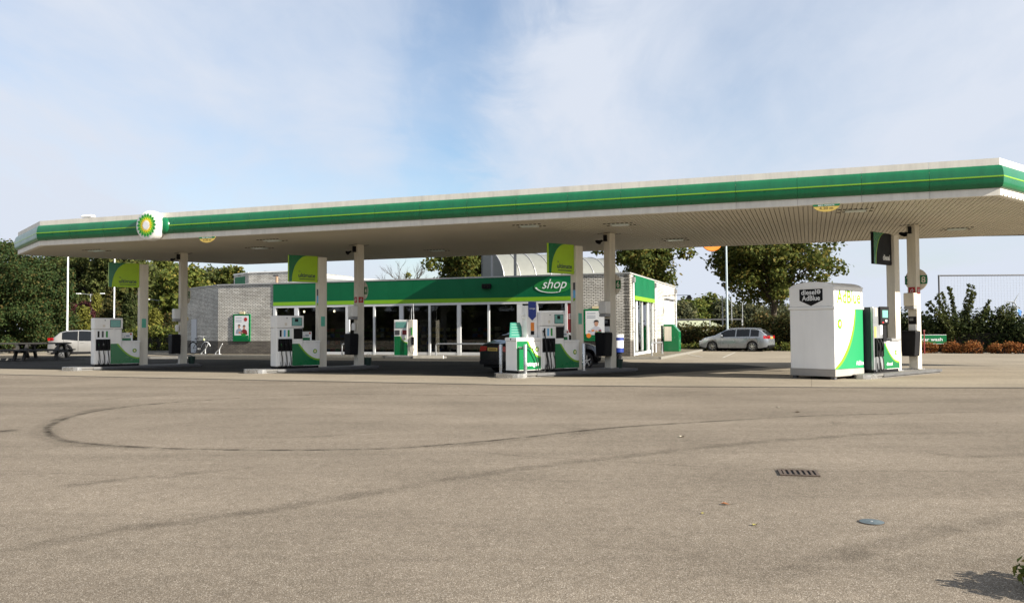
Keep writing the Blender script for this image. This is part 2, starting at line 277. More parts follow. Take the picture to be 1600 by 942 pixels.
# ------------------------------------------------------------------ the ground
def sheet(name, pts, z, m, parent=None, kind=True):
    o = MB().add([(p[0], p[1], z) for p in pts], [tuple(range(len(pts)))]).build(name, m, parent)
    if kind: struct(o)
    return o
sheet('ground', [(-2500, -600), (2500, -600), (2500, 4000), (-2500, 4000)], -0.03, earth)
sheet('asphalt_lot', [(-95, -14), (75, -14), (75, 66), (-95, 66)], 0.0, asph)
PADF = [(-70, 49.3), (-17.94, 28.75), (-8, 24.7), (0, 21.68), (4, 20.75), (8.1, 20.05), (12.2, 19.6), (24, 18.6), (70, 15)]
sheet('forecourt_paving', PADF+[(70, 60), (-70, 60)], 0.004, concp)
CSHADE = groundmat('painted_canopy_shade', (0.060, 0.056, 0.048), (0.09, 0.083, 0.072), (0.040, 0.037, 0.032), 0.3, 110, 0.3)
sheet('painted_canopy_shade', [(-34, 38.6), (-17.6, 32.0), (-8, 28.2), (0, 25.3), (3.2, 24.9), (4.4, 26.4), (9.6, 30.6), (9.0, 33.2), (5.2, 36), (4.6, 39.6), (-17.5, 47.6), (-26, 51), (-34, 52)], 0.008, CSHADE)  # dark sheet painting extra canopy shade onto the paving, inside the cast shadow
dc = MB()
for a, b in zip(PADF[:-1], PADF[1:]):
    d = Vector((b[0]-a[0], b[1]-a[1])).normalized(); n = Vector((-d.y, d.x))*0.09
    dc.add([(a[0]-n.x, a[1]-n.y, 0.006), (b[0]-n.x, b[1]-n.y, 0.006), (b[0]+n.x, b[1]+n.y, 0.006), (a[0]+n.x, a[1]+n.y, 0.006)], [(0, 1, 2, 3)])
struct(dc.build('drain_joint', mat('joint_dark', (0.035, 0.03, 0.025), 0.9, var=0.4, vscale=9)))
# tyre marks: rubber laid on the asphalt
def tyremat(name, col, amt):
    m = bpy.data.materials.new(name); m.use_nodes = True; t = m.node_tree; t.nodes.clear()
    o = t.nodes.new('ShaderNodeOutputMaterial'); mi = t.nodes.new('ShaderNodeMixShader'); tr = t.nodes.new('ShaderNodeBsdfTransparent'); d = t.nodes.new('ShaderNodeBsdfDiffuse'); d.inputs[0].default_value = (*col, 1)
    uv = t.nodes.new('ShaderNodeUVMap'); sp = t.nodes.new('ShaderNodeSeparateXYZ'); co = t.nodes.new('ShaderNodeTexCoord'); no = t.nodes.new('ShaderNodeTexNoise'); no.inputs['Scale'].default_value = 2.6; no.inputs['Detail'].default_value = 12; no.inputs['Roughness'].default_value = 0.75
    t.links.new(uv.outputs[0], sp.inputs[0]); t.links.new(co.outputs['Object'], no.inputs[0])
    def ma(op, a, b):
        n = t.nodes.new('ShaderNodeMath'); n.operation = op; n.use_clamp = True
        for k, s in enumerate((a, b)):
            if isinstance(s, float): n.inputs[k].default_value = s
            else: t.links.new(s, n.inputs[k])
        return n.outputs[0]
    inv = ma('SUBTRACT', 1.0, sp.outputs[1]); edge = ma('MULTIPLY', ma('MULTIPLY', sp.outputs[1], inv), 4.0)
    nn = t.nodes.new('ShaderNodeMapRange'); nn.inputs[1].default_value = 0.40; nn.inputs[2].default_value = 0.64; nn.inputs[3].default_value = 0.06; t.links.new(no.outputs[0], nn.inputs[0])
    f = ma('MULTIPLY', ma('MULTIPLY', edge, nn.outputs[0]), sp.outputs[0]); f = ma('MULTIPLY', f, amt)
    t.links.new(f, mi.inputs[0]); t.links.new(tr.outputs[0], mi.inputs[1]); t.links.new(d.outputs[0], mi.inputs[2]); t.links.new(mi.outputs[0], o.inputs[0]); return m
tyre_d = tyremat('tyre_rubber_dark', (0.03, 0.027, 0.024), 0.66); tyre_l = tyremat('tyre_rubber_faint', (0.05, 0.043, 0.035), 0.27); crackm = tyremat('crack_fill', (0.03, 0.026, 0.022), 0.6)
lot = bpy.data.objects['asphalt_lot']
def ribbon(name, px, w, m, z=0.0035):
    P = [gnd(*p) for p in px]; pts = []
    for i in range(len(P)-1):                                              # catmull-rom
        p0, p1, p2, p3 = P[max(i-1, 0)], P[i], P[i+1], P[min(i+2, len(P)-1)]
        for k in range(6):
            t = k/6; pts.append(0.5*((2*p1)+(p2-p0)*t+(2*p0-5*p1+4*p2-p3)*t*t+(3*p1-p0-3*p2+p3)*t**3))
    pts.append(P[-1]); vs = []; us = []
    for i, p in enumerate(pts):
        t = (pts[min(i+1, len(pts)-1)]-pts[max(i-1, 0)]); n = Vector((-t.y, t.x, 0)).normalized()*w/2
        vs += [(p.x-n.x, p.y-n.y, z), (p.x+n.x, p.y+n.y, z)]; e = min(1, min(i, len(pts)-1-i)/5.0); us += [(e, 0), (e, 1)]
    fs = [(2*i, 2*i+2, 2*i+3, 2*i+1) for i in range(len(pts)-1)]
    me = bpy.data.meshes.new(name); me.from_pydata(vs, [], fs); me.materials.append(m); uv = me.uv_layers.new(name='UVMap')
    for lp in me.loops: uv.data[lp.index].uv = us[lp.vertex_index]
    return link(name, me, lot)
ribbon('tyre_mark', [(900, 620), (800, 617.5), (525, 616), (400, 620), (250, 630), (150, 642), (100, 655), (76, 669), (90, 683), (130, 691), (250, 699), (400, 702), (550, 701), (650, 697), (800, 684), (950, 668), (1120, 657), (1300, 648), (1640, 641)], 0.15, tyre_d)
ribbon('tyre_mark', [(-40, 869), (125, 837), (225, 820), (350, 805), (475, 785), (600, 765), (800, 732), (950, 715), (1100, 697), (1250, 685), (1375, 677), (1640, 674)], 0.30, tyre_l)
ribbon('tyre_mark', [(-20, 642), (150, 625), (300, 614), (450, 607)], 0.2, tyre_l)
ribbon('tyre_mark', [(-20, 775), (150, 752), (275, 741), (440, 722)], 0.28, tyre_l)
ribbon('tyre_mark', [(1100, 925), (1300, 868), (1450, 830), (1640, 790)], 0.30, tyre_l)
ribbon('tyre_mark', [(300, 684), (480, 682), (560, 676), (640, 671)], 0.2, tyre_l)
ribbon('tyre_mark', [(1420, 700), (1500, 712), (1640, 706)], 0.25, tyre_l)
ribbon('tyre_mark', [(880, 690), (920, 672), (1000, 664)], 0.25, tyre_l)
ribbon('tyre_mark', [(300, 625), (180, 637), (104, 652), (72, 670), (96, 688), (200, 698), (420, 705)], 0.42, tyre_l)
ribbon('tyre_mark', [(520, 703), (700, 695), (820, 685), (980, 669)], 0.34, tyre_l)
ribbon('tyre_mark', [(80, 667), (94, 652), (150, 639), (230, 630)], 0.13, tyre_l)
ribbon('tyre_mark', [(150, 650), (330, 640), (520, 637)], 0.2, tyre_l)
ribbon('tyre_mark', [(1000, 615), (1200, 625), (1450, 628), (1640, 626)], 0.16, tyre_l)
ribbon('stain', [(1080, 617), (1120, 616)], .35, tyre_l); ribbon('stain', [(870, 668), (935, 671)], .3, crackm); ribbon('stain', [(625, 672), (640, 671)], .25, crackm); ribbon('stain', [(1300, 635), (1340, 637)], .12, crackm)
ribbon('crack', [(700, 700), (800, 710), (900, 716), (1050, 725), (1210, 735)], 0.035, crackm)
ribbon('crack', [(1275, 735), (1400, 734), (1640, 737)], 0.03, crackm)
ribbon('crack', [(-20, 732), (200, 742), (450, 746)], 0.03, crackm)
ribbon('stain', [(-12, 672.5), (10, 672), (36, 671.5)], 0.5, crackm)
ribbon('stain', [(1275, 661), (1300, 660), (1325, 662)], 0.55, tyre_l)
ribbon('stain', [(1105, 636), (1125, 637)], 0.3, tyre_l); ribbon('stain', [(1090, 780), (1128, 781)], 0.07, crackm)
ribbon('stain', [(1195, 733.5), (1243, 732), (1290, 733.5)], .22, crackm); ribbon('stain', [(1212, 744), (1243, 745), (1276, 743)], .12, tyre_l)
wm = mat('road_paint', (0.38, 0.36, 0.31), 0.8, var=0.35, vscale=9)
def line(a, b, w, z=0.012):
    a, b = gnd(*a), gnd(*b); d = (b-a).normalized(); n = Vector((-d.y, d.x, 0))*w/2
    return sheet('road_marking', [a-n, b-n, b+n, a+n], z, wm)
for a, b in (((1078, 552.5), (1128, 551.6)), ((1128, 559), (1148, 550.5)), ((1096, 558), (1062, 551))): line(a, b, 0.09)
line((1566, 552.6), (1640, 553.6), 0.35)
# ------------------------------------------------------------------ the canopy
ZS, FH = 4.72, 0.93
FL, FR_ = Vector((-17.77, 30.74, 0)), Vector((12.13, 20.22, 0))
fd = (FR_-FL).normalized()
BL1 = FL+azv(-40)*4.55; BL2 = BL1+azv(53)*9.6
R1 = FR_+azv(51)*14.5
k = (BL2-R1).cross(fd).z/azv(-40).cross(fd).z
BR = R1+azv(-40)*k
POLY = [FL, FR_, R1, BR, BL2, BL1]                                          # anticlockwise seen from above
canopy = thing('canopy', 'long flat forecourt canopy with green and white fascia on four cream columns', 'canopy', tuple((FL+FR_)/2))
inv = canopy.location.copy()
def loc_(v): return Vector((v.x-inv.x, v.y-inv.y, v.z))
PROF_W1 = [(-0.16, 0.0), (0.0, 0.0), (0.0, 0.185)]
PROF_G1 = [(0.012, 0.185), (0.055, 0.20), (0.085, 0.25), (0.105, 0.33), (0.112, 0.445)]
PROF_L = [(0.120, 0.445), (0.120, 0.478)]
PROF_G2 = [(0.112, 0.478), (0.108, 0.56), (0.088, 0.66), (0.055, 0.735), (0.012, 0.755)]
PROF_W2 = [(0.0, 0.745), (0.0, 0.93), (-0.16, 0.93)]
def strip(prof, a, b, ma, mb, closed=False):
    m = MB(); n = len(prof)
    vs = [(a+ma*o, -o, z) for o, z in prof]+[(b+mb*o, -o, z) for o, z in prof]
    m.add(vs, [(i, i+1, n+i+1, n+i) for i in range(n-1)]); return m
cache = {}
def fascia_edge(P, Q, npan, tp, tq):
    d = (Q-P); Ln = d.length; d.normalize(); rz = math.atan2(d.y, d.x); w = Ln/npan
    for i in range(npan):
        a, b = 0.003, w-0.003; ma = -tp if i == 0 else 0; mb = tq if i == npan-1 else 0
        if i == 0: a = 0
        if i == npan-1: b = w
        key = (round(w, 4), round(ma, 3), round(mb, 3))
        if key not in cache:
            mw = strip(PROF_W1, a, b, ma, mb); m2 = strip(PROF_W2, a, b, ma, mb); mw.add(m2.v, m2.f)
            m3 = strip([(-0.16, 0.0), (-0.02, 0.004), (-0.02, 0.926), (-0.16, 0.93)], a, b, 0, 0); mw.add(m3.v, m3.f)
            mg = strip(PROF_G1, a, b, ma, mb); m2 = strip(PROF_G2, a, b, ma, mb); mg.add(m2.v, m2.f)
            ml = strip([(0.10, 0.445)]+PROF_L+[(0.10, 0.478)], a, b, ma, mb)
            cache[key] = (mw.mesh('fascia_panel', fwhite), mg.mesh('green_band', fgreen, 50), ml.mesh('lime_line', lime))
        me = cache[key]; p = loc_(P+d*(w*i)); p.z = ZS
        o = link('fascia_panel', me[0], canopy, loc=p, rz=rz)
        for mm, nm in ((me[1], 'green_band'), (me[2], 'lime_line')): link(nm, mm, o)
def half(i):                                                                # tan of half the turn at corner i
    a = (POLY[i]-POLY[i-1]).normalized(); b = (POLY[(i+1) % 6]-POLY[i]).normalized()
    return math.tan(math.atan2(a.cross(b).z, a.dot(b))/2)
for i, n in enumerate((20, 9, 5, 20, 6, 3)): fascia_edge(POLY[i], POLY[(i+1) % 6], n, half(i), half((i+1) % 6))
# soffit boards run square to the long front edge
sd = azv(20); st = Vector((sd.y, -sd.x, 0))
sb = MB(); smin = min(p.dot(st) for p in POLY); smax = max(p.dot(st) for p in POLY)
def span(s):
    hits = []
    for i in range(6):
        a, b = POLY[i], POLY[(i+1) % 6]; da, db = a.dot(st)-s, b.dot(st)-s
        if da*db < 0: q = a+(b-a)*(da/(da-db)); hits.append(q.dot(sd))
    return (min(hits)+.02, max(hits)-.02) if len(hits) >= 2 else None
s = smin+0.08; SW = 0.125
while s < smax-0.1:
    e = span(s)
    if e and e[1]-e[0] > .1:
        a, b = s-SW/2+.010, s+SW/2-.010
        vs = [loc_(st*u+sd*t)+Vector((0, 0, z)) for t in e for u, z in ((a, ZS+.032), (a, ZS+.006), (b, ZS+.006), (b, ZS+.032))]
        sb.add(vs, [(0, 1, 5, 4), (1, 2, 6, 5), (2, 3, 7, 6), (1, 0, 3, 2), (4, 5, 6, 7)])
    s += SW
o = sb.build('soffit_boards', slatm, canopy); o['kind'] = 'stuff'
ins = [loc_(p) for p in POLY]; ctr = sum(ins, Vector())/6; ins = [p+(ctr-p).normalized()*0.05 for p in ins]
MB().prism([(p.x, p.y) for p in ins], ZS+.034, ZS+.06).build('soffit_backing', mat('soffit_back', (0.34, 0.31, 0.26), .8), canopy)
MB().prism([(p.x, p.y) for p in ins], ZS+.74, ZS+.78).build('roof_deck', grey, canopy)
# columns
CI = [Vector((-13.67, 34.02, 0)), Vector((-5.84, 31.25, 0)), Vector((3.35, 27.99, 0)), Vector((12.87, 26.2, 0))]
RZ = R(-50); IL, IX = azv(50), azv(140)
def iw(k, x, y, z=0.0): return CI[k]+IX*x+IL*y+Vector((0, 0, z))
cme = MB().box(-.14, .14, -.14, .14, .13, ZS+.01).mesh('column', cream)
fme = MB().box(-.2, .2, -.2, .2, .131, .15).mesh('base_plate', grey); cme2 = MB()
for i in range(5): 
    for sx in (-1, 1): cme2.box(-.30+i*.125, -.22+i*.125, sx*.26-.02, sx*.26+.02, ZS-.004, ZS+.005)
cme2 = cme2.mesh('vent_slots', black)
for k in range(4):
    o = link('column', cme, canopy, bevel=.008, loc=loc_(CI[k]), rz=RZ); link('base_plate', fme, o); link('vent_slots', cme2, o)
lm = MB().box(-.27, .27, -.17, .17, -.035, .01).mesh('ceiling_light', mat('diffuser', (0.6, 0.66, 0.62), .3)); lf = MB()
for i in range(7):
    for sy in (-1, 1): lf.box(-.47+i*.14, -.39+i*.14, sy*.27-.02, sy*.27+.02, -.012, .004)
lf = lf.mesh('vent_slots', black)
for px, py in ((828, 352), (1340, 328), (1498, 357), (1057, 374), (150, 391), (425, 375), (405, 387), (683, 391), (970, 350)):
    p = loc_(gnd(px, py, ZS)); p.z = ZS
    o = link('ceiling_light', lm, canopy, loc=p, rz=R(-20)); link('vent_slots', lf, o)
# emblem on the fascia
def star(n, ro, ri, ph=0.0):
    return [((ro if i % 2 == 0 else ri)*math.cos(math.pi*i/n+ph), (ro if i % 2 == 0 else ri)*math.sin(math.pi*i/n+ph)) for i in range(2*n)]
STARS = [(star(18, 1.0, .80), hgreen), (star(18, .82, .62, math.pi/18), hlight), (star(18, .62, .46), pyellow), (star(18, .42, .28, math.pi/18), paper)]
def helios(parent, M, r, t=0.004):
    for i, (pts, m) in enumerate(STARS):
        MB().prism([(x*r, y*r) for x, y in pts], t*i-.001, t*(i+1), 0, M).build('petals', m, parent)
fn = Vector((fd.y, -fd.x, 0))
t_ = 1.0; best = None
for i in range(3200):
    q = FL+fd*(i*.01); 
    px = 800+q.x/q.y*FPX
    if px >= 240: break
lo = loc_(q+fn*.02); lo.z = ZS+.47
ML = basis(lo, fd, fn)
drum = MB().lathe([(0, 0), (.52, 0), (.53, .06), (.53, .24), (.50, .31), (.44, .345), (.36, .36), (0, .362)], 48, 0, ML).build('emblem_drum', white, canopy, smooth=35)
helios(drum, ML @ Matrix.Translation((0, 0, .363)), .43, .006)
for sx in (-1, 1):
    MB().lathe([(0, .0), (.30, .0), (.29, .09), (.22, .16), (.1, .19), (0, .2)], 24, 0, ML @ Matrix.Translation((sx*.46, 0, 0))).build('side_cap', fgreen, drum, smooth=50)
# clearance signs under the front edge, and a lamp on top of it
def clearance(px, label):
    i = 0
    while True:
        q = FL+fd*(i*.01)
        if 800+q.x/q.y*FPX >= px: break
        i += 1
    o = thing('clearance_sign', label, 'sign', (q.x, q.y, ZS), math.atan2(fd.y, fd.x))
    M = basis((0, -.02, 0), (1, 0, 0), (0, -1, 0)); a = [R(180+180*k/20) for k in range(21)]
    pts = [(.34*math.cos(x), .20*math.sin(x)) for x in a]
    MB().prism(pts, -.012, .0, 0, M).build('plate', yellow, o)
    MB().prism([(-.34, 0), (-.325, -.055), (.325, -.055), (.34, 0)], .0, .003, 0, M).build('green_header', green, o)
    text('lettering', 'MAX. HOOGTE', .055, paper, o, M @ Matrix.Translation((0, -.028, .003)), .40, .002, .01)
    text('lettering', '4.20 m', .10, mat('brown_ink', (.16, .10, .02), .6), o, M @ Matrix.Translation((0, -.105, .0)), .34, .002, .01)
clearance(323, 'half-round yellow 4.20 m height limit sign under the fascia beside the sunflower emblem')
clearance(1294, 'half-round yellow 4.20 m height limit sign under the fascia above the white cabinet')
q = FL+fd*1.95-fn*.4
o = thing('roof_lamp', 'small white floodlight standing on top of the canopy edge', 'lamp', (q.x, q.y, ZS+.78), R(-20))
MB().tube([(0, 0, 0), (0, 0, .26)], .025).build('stem', steel, o); MB().box(-.30, .26, -.12, .12, .24, .33, tx=.05, ty=.03).build('lamp_head', white, o, bevel=.03)
# ------------------------------------------------------------------ pump islands
WHERE = ['by the picnic tables', 'facing the wall bicycle rack', 'beside the black saloon', 'behind the white dosing cabinet']
def island(k, y0, y1, hw, pts=None):
    o = thing('pump_island', ['raised concrete pump island by the picnic tables', 'raised concrete pump island in front of the windowless left shop wall', 'raised concrete pump island with autogas unit and steel bollards', 'raised concrete pump island carrying the diesel pump'][k], 'pump island', tuple(CI[k]), RZ)
    if pts is None:
        pts = [(hw*math.cos(R(a)), y0+hw+hw*math.sin(R(a))) for a in range(180, 361, 15)]+[(hw, y1), (-hw, y1)]
    def sc(f): return [(x*f, y if abs(y-y1) > .01 else y1-.05) for x, y in pts]
    MB().prism(sc(.93), 0.0, .075).build('base', conc, o)
    MB().prism(pts, .065, .127).build('slab', conc, o, bevel=.012)
    n = [p for p in pts if p[1] < y0+hw+.01]; m = MB()                       # steel nosing round the front end
    ou = [(x*1.02, y-.012) for x, y in n]
    for a, b in zip(ou[:-1], ou[1:]):
        m.add([(a[0], a[1], .004), (b[0], b[1], .004), (b[0], b[1], .134), (a[0], a[1], .134), (a[0]*.82, a[1]+.09, .134), (b[0]*.82, b[1]+.09, .134)], [(0, 1, 2, 3), (3, 2, 5, 4)])
    m.build('steel_nosing', stain, o, smooth=40)
    for sx in (-1, 1):
        MB().box(sx*hw*1.0-.012, sx*hw*1.0+.012, y0+hw+.4, y1-.02, .05, .13).build('edge_trim', mat('dull_steel', (.13, .13, .13), .5, .4, var=.15), o)
    return o
island(0, -4.45, .62, .55); island(1, -4.45, .55, .55); island(2, -4.9, .72, .60)
island(3, -4.25, .62, .55, [(.04, -4.0), (.2, -4.2), (.38, -4.18), (.52, -4.0), (.55, -3.7), (.55, .62), (-.55, .62), (-.55, -3.2), (.04, -3.2)])
# ------------------------------------------------------------------ fuel pumps
BX = lambda x, y, z: basis((x, y, z), (0, 1, 0), (1, 0, 0))                   # print plane on the +x face: u = +y, v = z
AX = lambda x, y, z: basis((x, y, z), (1, 0, 0), (0, -1, 0))                  # print plane on the -y face
def swoosh(u0, u1, z0, z1, f):
    pts = []
    for i in range(15):
        t = i/14; pts.append((u0+(u1-u0)*t, z1+(z0-z1)*(1-t)**2.1+f))
    return pts
def graphic(o, x, ua, u0, u1, zb, zt, ze, lw=.055):
    """green field under a falling curve from (u0, zt) to (u1, ze), lime band along it"""
    cu = swoosh(u0, u1, zt, ze, 0)
    MB().prism([(ua, zb)]+[(u1, zb)]+cu[::-1]+[(ua, zt)], 0, .004, 0, BX(x, 0, 0)).build('green_field', green, o)
    m = MB(); up = []
    for i, (u, z) in enumerate(cu):
        a, b = cu[max(i-1, 0)], cu[min(i+1, 14)]; d = Vector((b[0]-a[0], b[1]-a[1])).normalized(); up.append((min(u1, u-d.y*lw), z+d.x*lw if i < 14 else z+lw*1.1))
    up[0] = (u0+lw*1.05, zt)
    for i in range(14): m.prism([cu[i], cu[i+1], up[i+1], up[i]], 0, .0042, 0, BX(x, 0, 0))
    m.build('lime_curve', lime, o)
def nozzle_set(o, y, zt, zb, col, grip, side=1, x=.262):
    """nozzle hanging in its boot with its hose falling to the foot of the pump"""
    nz = MB(); nz.tube([(x+.035, y-.03, zt), (x+.06, y-.015, zt-.10), (x+.075, y, zt-.22), (x+.05, y+.01, zt-.34)], [.016, .028, .032, .022], 8)
    nz.box(x+.09, x+.115, y-.015, y+.015, zt-.30, zt-.12)
    n = nz.build('nozzle', col, o, smooth=50)
    MB().box(x+.045, x+.1, y-.022, y+.024, zt-.22, zt-.13).build('grip', grip, n, bevel=.008)
    MB().tube([(x+.05, y+.01, zt-.33), (x+.06, y+.012, zt-.5), (x+.075, y+.03, (zt+zb)/2-.1), (x+.085, y+.045, zb+.16), (x+.06, y+.03, zb+.05), (x+.03, y, zb+.08), (x+.02, y-.03, zb+.3)], .016, 8).build('hose', rubber, o, smooth=60)
def fuel_pump(k, label, dark_bay=False):
    o = thing('fuel_pump', label, 'fuel pump', tuple(iw(k, 0, -3.42, .127)), RZ, 'fuel pumps on the islands')
    MB().box(-.23, .235, .03, 1.62, 0, .085).build('plinth', black, o)
    MB().box(-.26, .26, 0, 1.0, .08, 1.44).build('cabinet', white, o, bevel=.03)
    MB().box(-.265, .268, -.004, 1.03, 1.447, 1.88).build('head', white, o, bevel=.02)
    w = MB().box(-.255, .258, 1.003, 1.66, .08, .92).build('side_cabinet', white, o, bevel=.008)
    MB().box(-.275, .275, 1.005, 1.68, .922, .985).build('cap', white, w, bevel=.012)
    d = MB().box(.262, .286, .52, .99, 1.475, 1.835).build('display', white, o, bevel=.01)
    MB().box(.284, .292, .555, .945, 1.515, 1.81).build('bezel', black, d)
    MB().box(.290, .2945, .57, .93, 1.53, 1.795).build('screen', lcd, d)
    if dark_bay: MB().box(.2945, .2955, .67, .80, 1.66, 1.77).build('screen_sticker', black, d)
    MB().box(.266, .270, .36, .41, 1.77, 1.81).build('badge', grey, o); MB().box(.266, .270, .30, .39, 1.53, 1.62).build('notice', cream, o)
    MB().box(.256, .264, .07, .565, 1.06, 1.43).build('grade_panel', paper, o)
    for y, m in ((.15, black), (.30, lblue if k else dgrey), (.45, hgreen)): MB().box(.262, .268, y-.035, y+.035, 1.13, 1.37).build('grade_label', m, o)
    if dark_bay: MB().box(.258, .266, .64, .98, 1.05, 1.42).build('card_terminal', black, o)
    else: MB().box(.256, .264, .59, .985, 1.00, 1.43).build('service_panel', white, o, bevel=.006)
    b = MB(); b.box(.256, .262, .06, .57, .62, 1.055)
    for y in (.06, .225, .39, .55): b.box(.258, .30, y, y+.02, .62, 1.055)
    b.box(.258, .30, .06, .57, 1.035, 1.055); b.build('nozzle_boot', black, o)
    for i, (y, c) in enumerate(((.155, hgreen), (.32, paper if k == 0 else dgrey), (.48, black))): nozzle_set(o, y, 1.02, .02, black, c)
    for y in (.05, .24, .405): MB().box(.258, .30, y, y+.11, .10, .61).build('hose_guide', white, o, bevel=.02)
    graphic(o, .2595, .585, .80, 1.655, .10, .88, .27)
    helios(o, BX(.262, 1.47, .60), .085, .003)
    c = MB().box(-.03, -.01, 1.07, 1.47, .986, 1.31).build('promotion_card', paper, o)
    MB().box(-.0085, -.006, 1.07, 1.40, .99, 1.09).build('green_foot', green, c)
    MB().prism([(.035*math.cos(i*.4), .035*math.sin(i*.4)) for i in range(16)], 0, .003, 0, BX(-.009, 1.40, 1.25)).build('red_dot', red, c)
    MB().box(-.009, -.006, 1.14, 1.19, 1.13, 1.16).build('print', prgrey, c); MB().box(-.009, -.006, 1.22, 1.36, 1.14, 1.20).build('print', prgrey, c)
    return o
fuel_pump(0, 'white and green fuel pump with the white crossover parked behind it')
fuel_pump(1, 'white and green fuel pump with black card terminal beside the display', True)
p3 = fuel_pump(2, 'white and green fuel pump joined by the low autogas cabinet', True)
# diesel pump
def diesel_pump():
    k = 3; o = thing('diesel_pump', 'grey diesel pump with black display on the sunlit island', 'fuel pump', tuple(iw(k, 0, -3.27, .127)), RZ, 'fuel pumps on the islands')
    MB().box(-.23, .235, .03, 1.58, 0, .10).build('plinth', black, o)
    MB().box(-.26, .17, 0, .78, .09, 1.93).build('rear_cabinet', mat('slate_grey', (.035, .042, .048), .55, spec=.2), o, bevel=.02); MB().box(.172, .26, 0, .78, .09, 1.93).build('cabinet', silver, o, bevel=.02)
    d = MB().box(.255, .33, .32, .86, 1.42, 1.95).build('display', black, o, bevel=.03); MB().box(.328, .334, .42, .76, 1.62, 1.84).build('screen', lcd, d)
    MB().box(.33, .336, .40, .5, 1.46, 1.5).build('key', red, d); MB().box(.33, .336, .6, .7, 1.50, 1.56).build('key', paper, d)
    MB().box(.256, .266, .1, .24, 1.66, 1.90).build('notice', cream, o); MB().box(.256, .266, .05, .16, 1.04, 1.36).build('grade_label', yellow, o)
    MB().box(.256, .268, .40, .54, 1.12, 1.42).build('paper_slip', paper, o); MB().box(.256, .268, .56, .80, .92, 1.42).build('card_terminal', black, o)
    b = MB(); b.box(.256, .27, .06, .50, .48, 1.02)
    for y in (.06, .26, .48): b.box(.26, .32, y, y+.02, .48, 1.02)
    b.build('nozzle_boot', black, o); nozzle_set(o, .17, 1.0, .0, black, dgrey); nozzle_set(o, .38, .98, .0, black, steel)
    for y in (.1, .3): MB().tube([(.28, y, .05), (.28, y, .5)], .012).build('hose_guide', steel, o)
    w = MB().box(-.255, .258, .785, 1.60, .09, .92).build('side_cabinet', white, o, bevel=.008); MB().box(-.275, .30, 1.05, 1.64, .922, 1.0).build('cap', grey, w, bevel=.01)
    graphic(o, .2595, .56, .66, 1.595, .11, .86, .26); helios(o, BX(.262, 1.38, .58), .085, .003)
    text('lettering', 'diesel', .13, paper, o, BX(.2635, .95, .25), .36, .002, .02)
diesel_pump()
# ------------------------------------------------------------------ sign posts
POST = ['cream sign post with lime fuel flag above the pump by the picnic tables', 'cream sign post with lime fuel flag above the pump before the brick wall', 'cream sign post with lime fuel flag above the autogas island', 'cream sign post with black diesel flag above the sunlit island']
navy = mat('navy_ink', (0.015, 0.03, 0.07), .5)
for k in range(4):
    y0 = -1.76 if k < 3 else -1.60; ht = (4.17, 4.17, 4.20, 4.30)[k]
    o = thing('sign_post', POST[k], 'sign post', tuple(iw(k, 0, y0+.17, .127)), RZ, 'sign posts beside the pumps')
    MB().box(-.13, .13, -.15, .18, 0, ht-.127).build('post', cream, o, bevel=.01); MB().box(-.17, .17, -.16, .22, 0, .02).build('foot_plate', grey, o)
    u0, u1, zt = -1.28, -.155, ht-.10; zb = zt-.96; wd = u1-u0
    s = MB().box(-.045, .045, u0, u1, zb, zt).build('sign_panel', limes if k < 3 else black, o, bevel=.004)
    for z in (zb+.04, zt-.08): MB().box(-.05, .05, u1-.004, -.14, z, z+.05).build('bracket', dgrey, o)
    cu = []
    for i in range(15):
        t = i/14; a = R(90*t); cu.append((u0+.10*wd+(.55 if k < 3 else .6)*wd*(1-math.cos(a)) if k < 3 else u0+.08*wd+.55*wd*(1-math.cos(a)), zb+.002+(zt-zb-.004)*math.sin(a)))
    M = BX(.0455, 0, 0)
    MB().prism([(u0+.003, zb+.002)]+cu+[(u0+.003, zt-.002)], 0, .003, 0, M).build('green_field', green, s)
    if k == 3:
        m = MB()
        for i in range(14):
            a, b = cu[i], cu[i+1]; w = .05*(1-i/14)+.008; m.prism([a, (a[0]+w, a[1]-.004), (b[0]+w*.9, b[1]-.004), b], 0, .0032, 0, M)
        m.build('lime_curve', lime, s); text('lettering', 'diesel', .23, paper, s, M @ Matrix.Translation((u0+.70*wd, zb+.22, 0)), .44, .003, .03)
    else:
        text('lettering', 'ultimate', .21, navy, s, M @ Matrix.Translation((u0+.62*wd, zb+.24, 0)), .66, .003, .02)
        text('lettering', 'bp', .07, navy, s, M @ Matrix.Translation((u0+.37*wd, zb+.38, 0)), .07, .003, .01)
        MB().box(.0455, .048, u0+.36*wd, u0+.90*wd, zb+.09, zb+.115).build('strapline', navy, s)
        MB().box(.13, .134, -.06, .10, 1.50, 1.86).build('notice', teal, o)
    if k in (1, 2):
        MB().box(.0, .09, -.165, -.151, 2.62, 2.86).build('plaque', dgrey, o); MB().box(.0, .09, -.165, -.151, 2.36, 2.615).build('plaque', lblue, o)
        MB().prism([(.0, 2.355), (.09, 2.355), (.07, 2.27), (.0, 2.25)], 0, .014, 0, AX(0, -.151, 0)).build('plaque', lime, o)
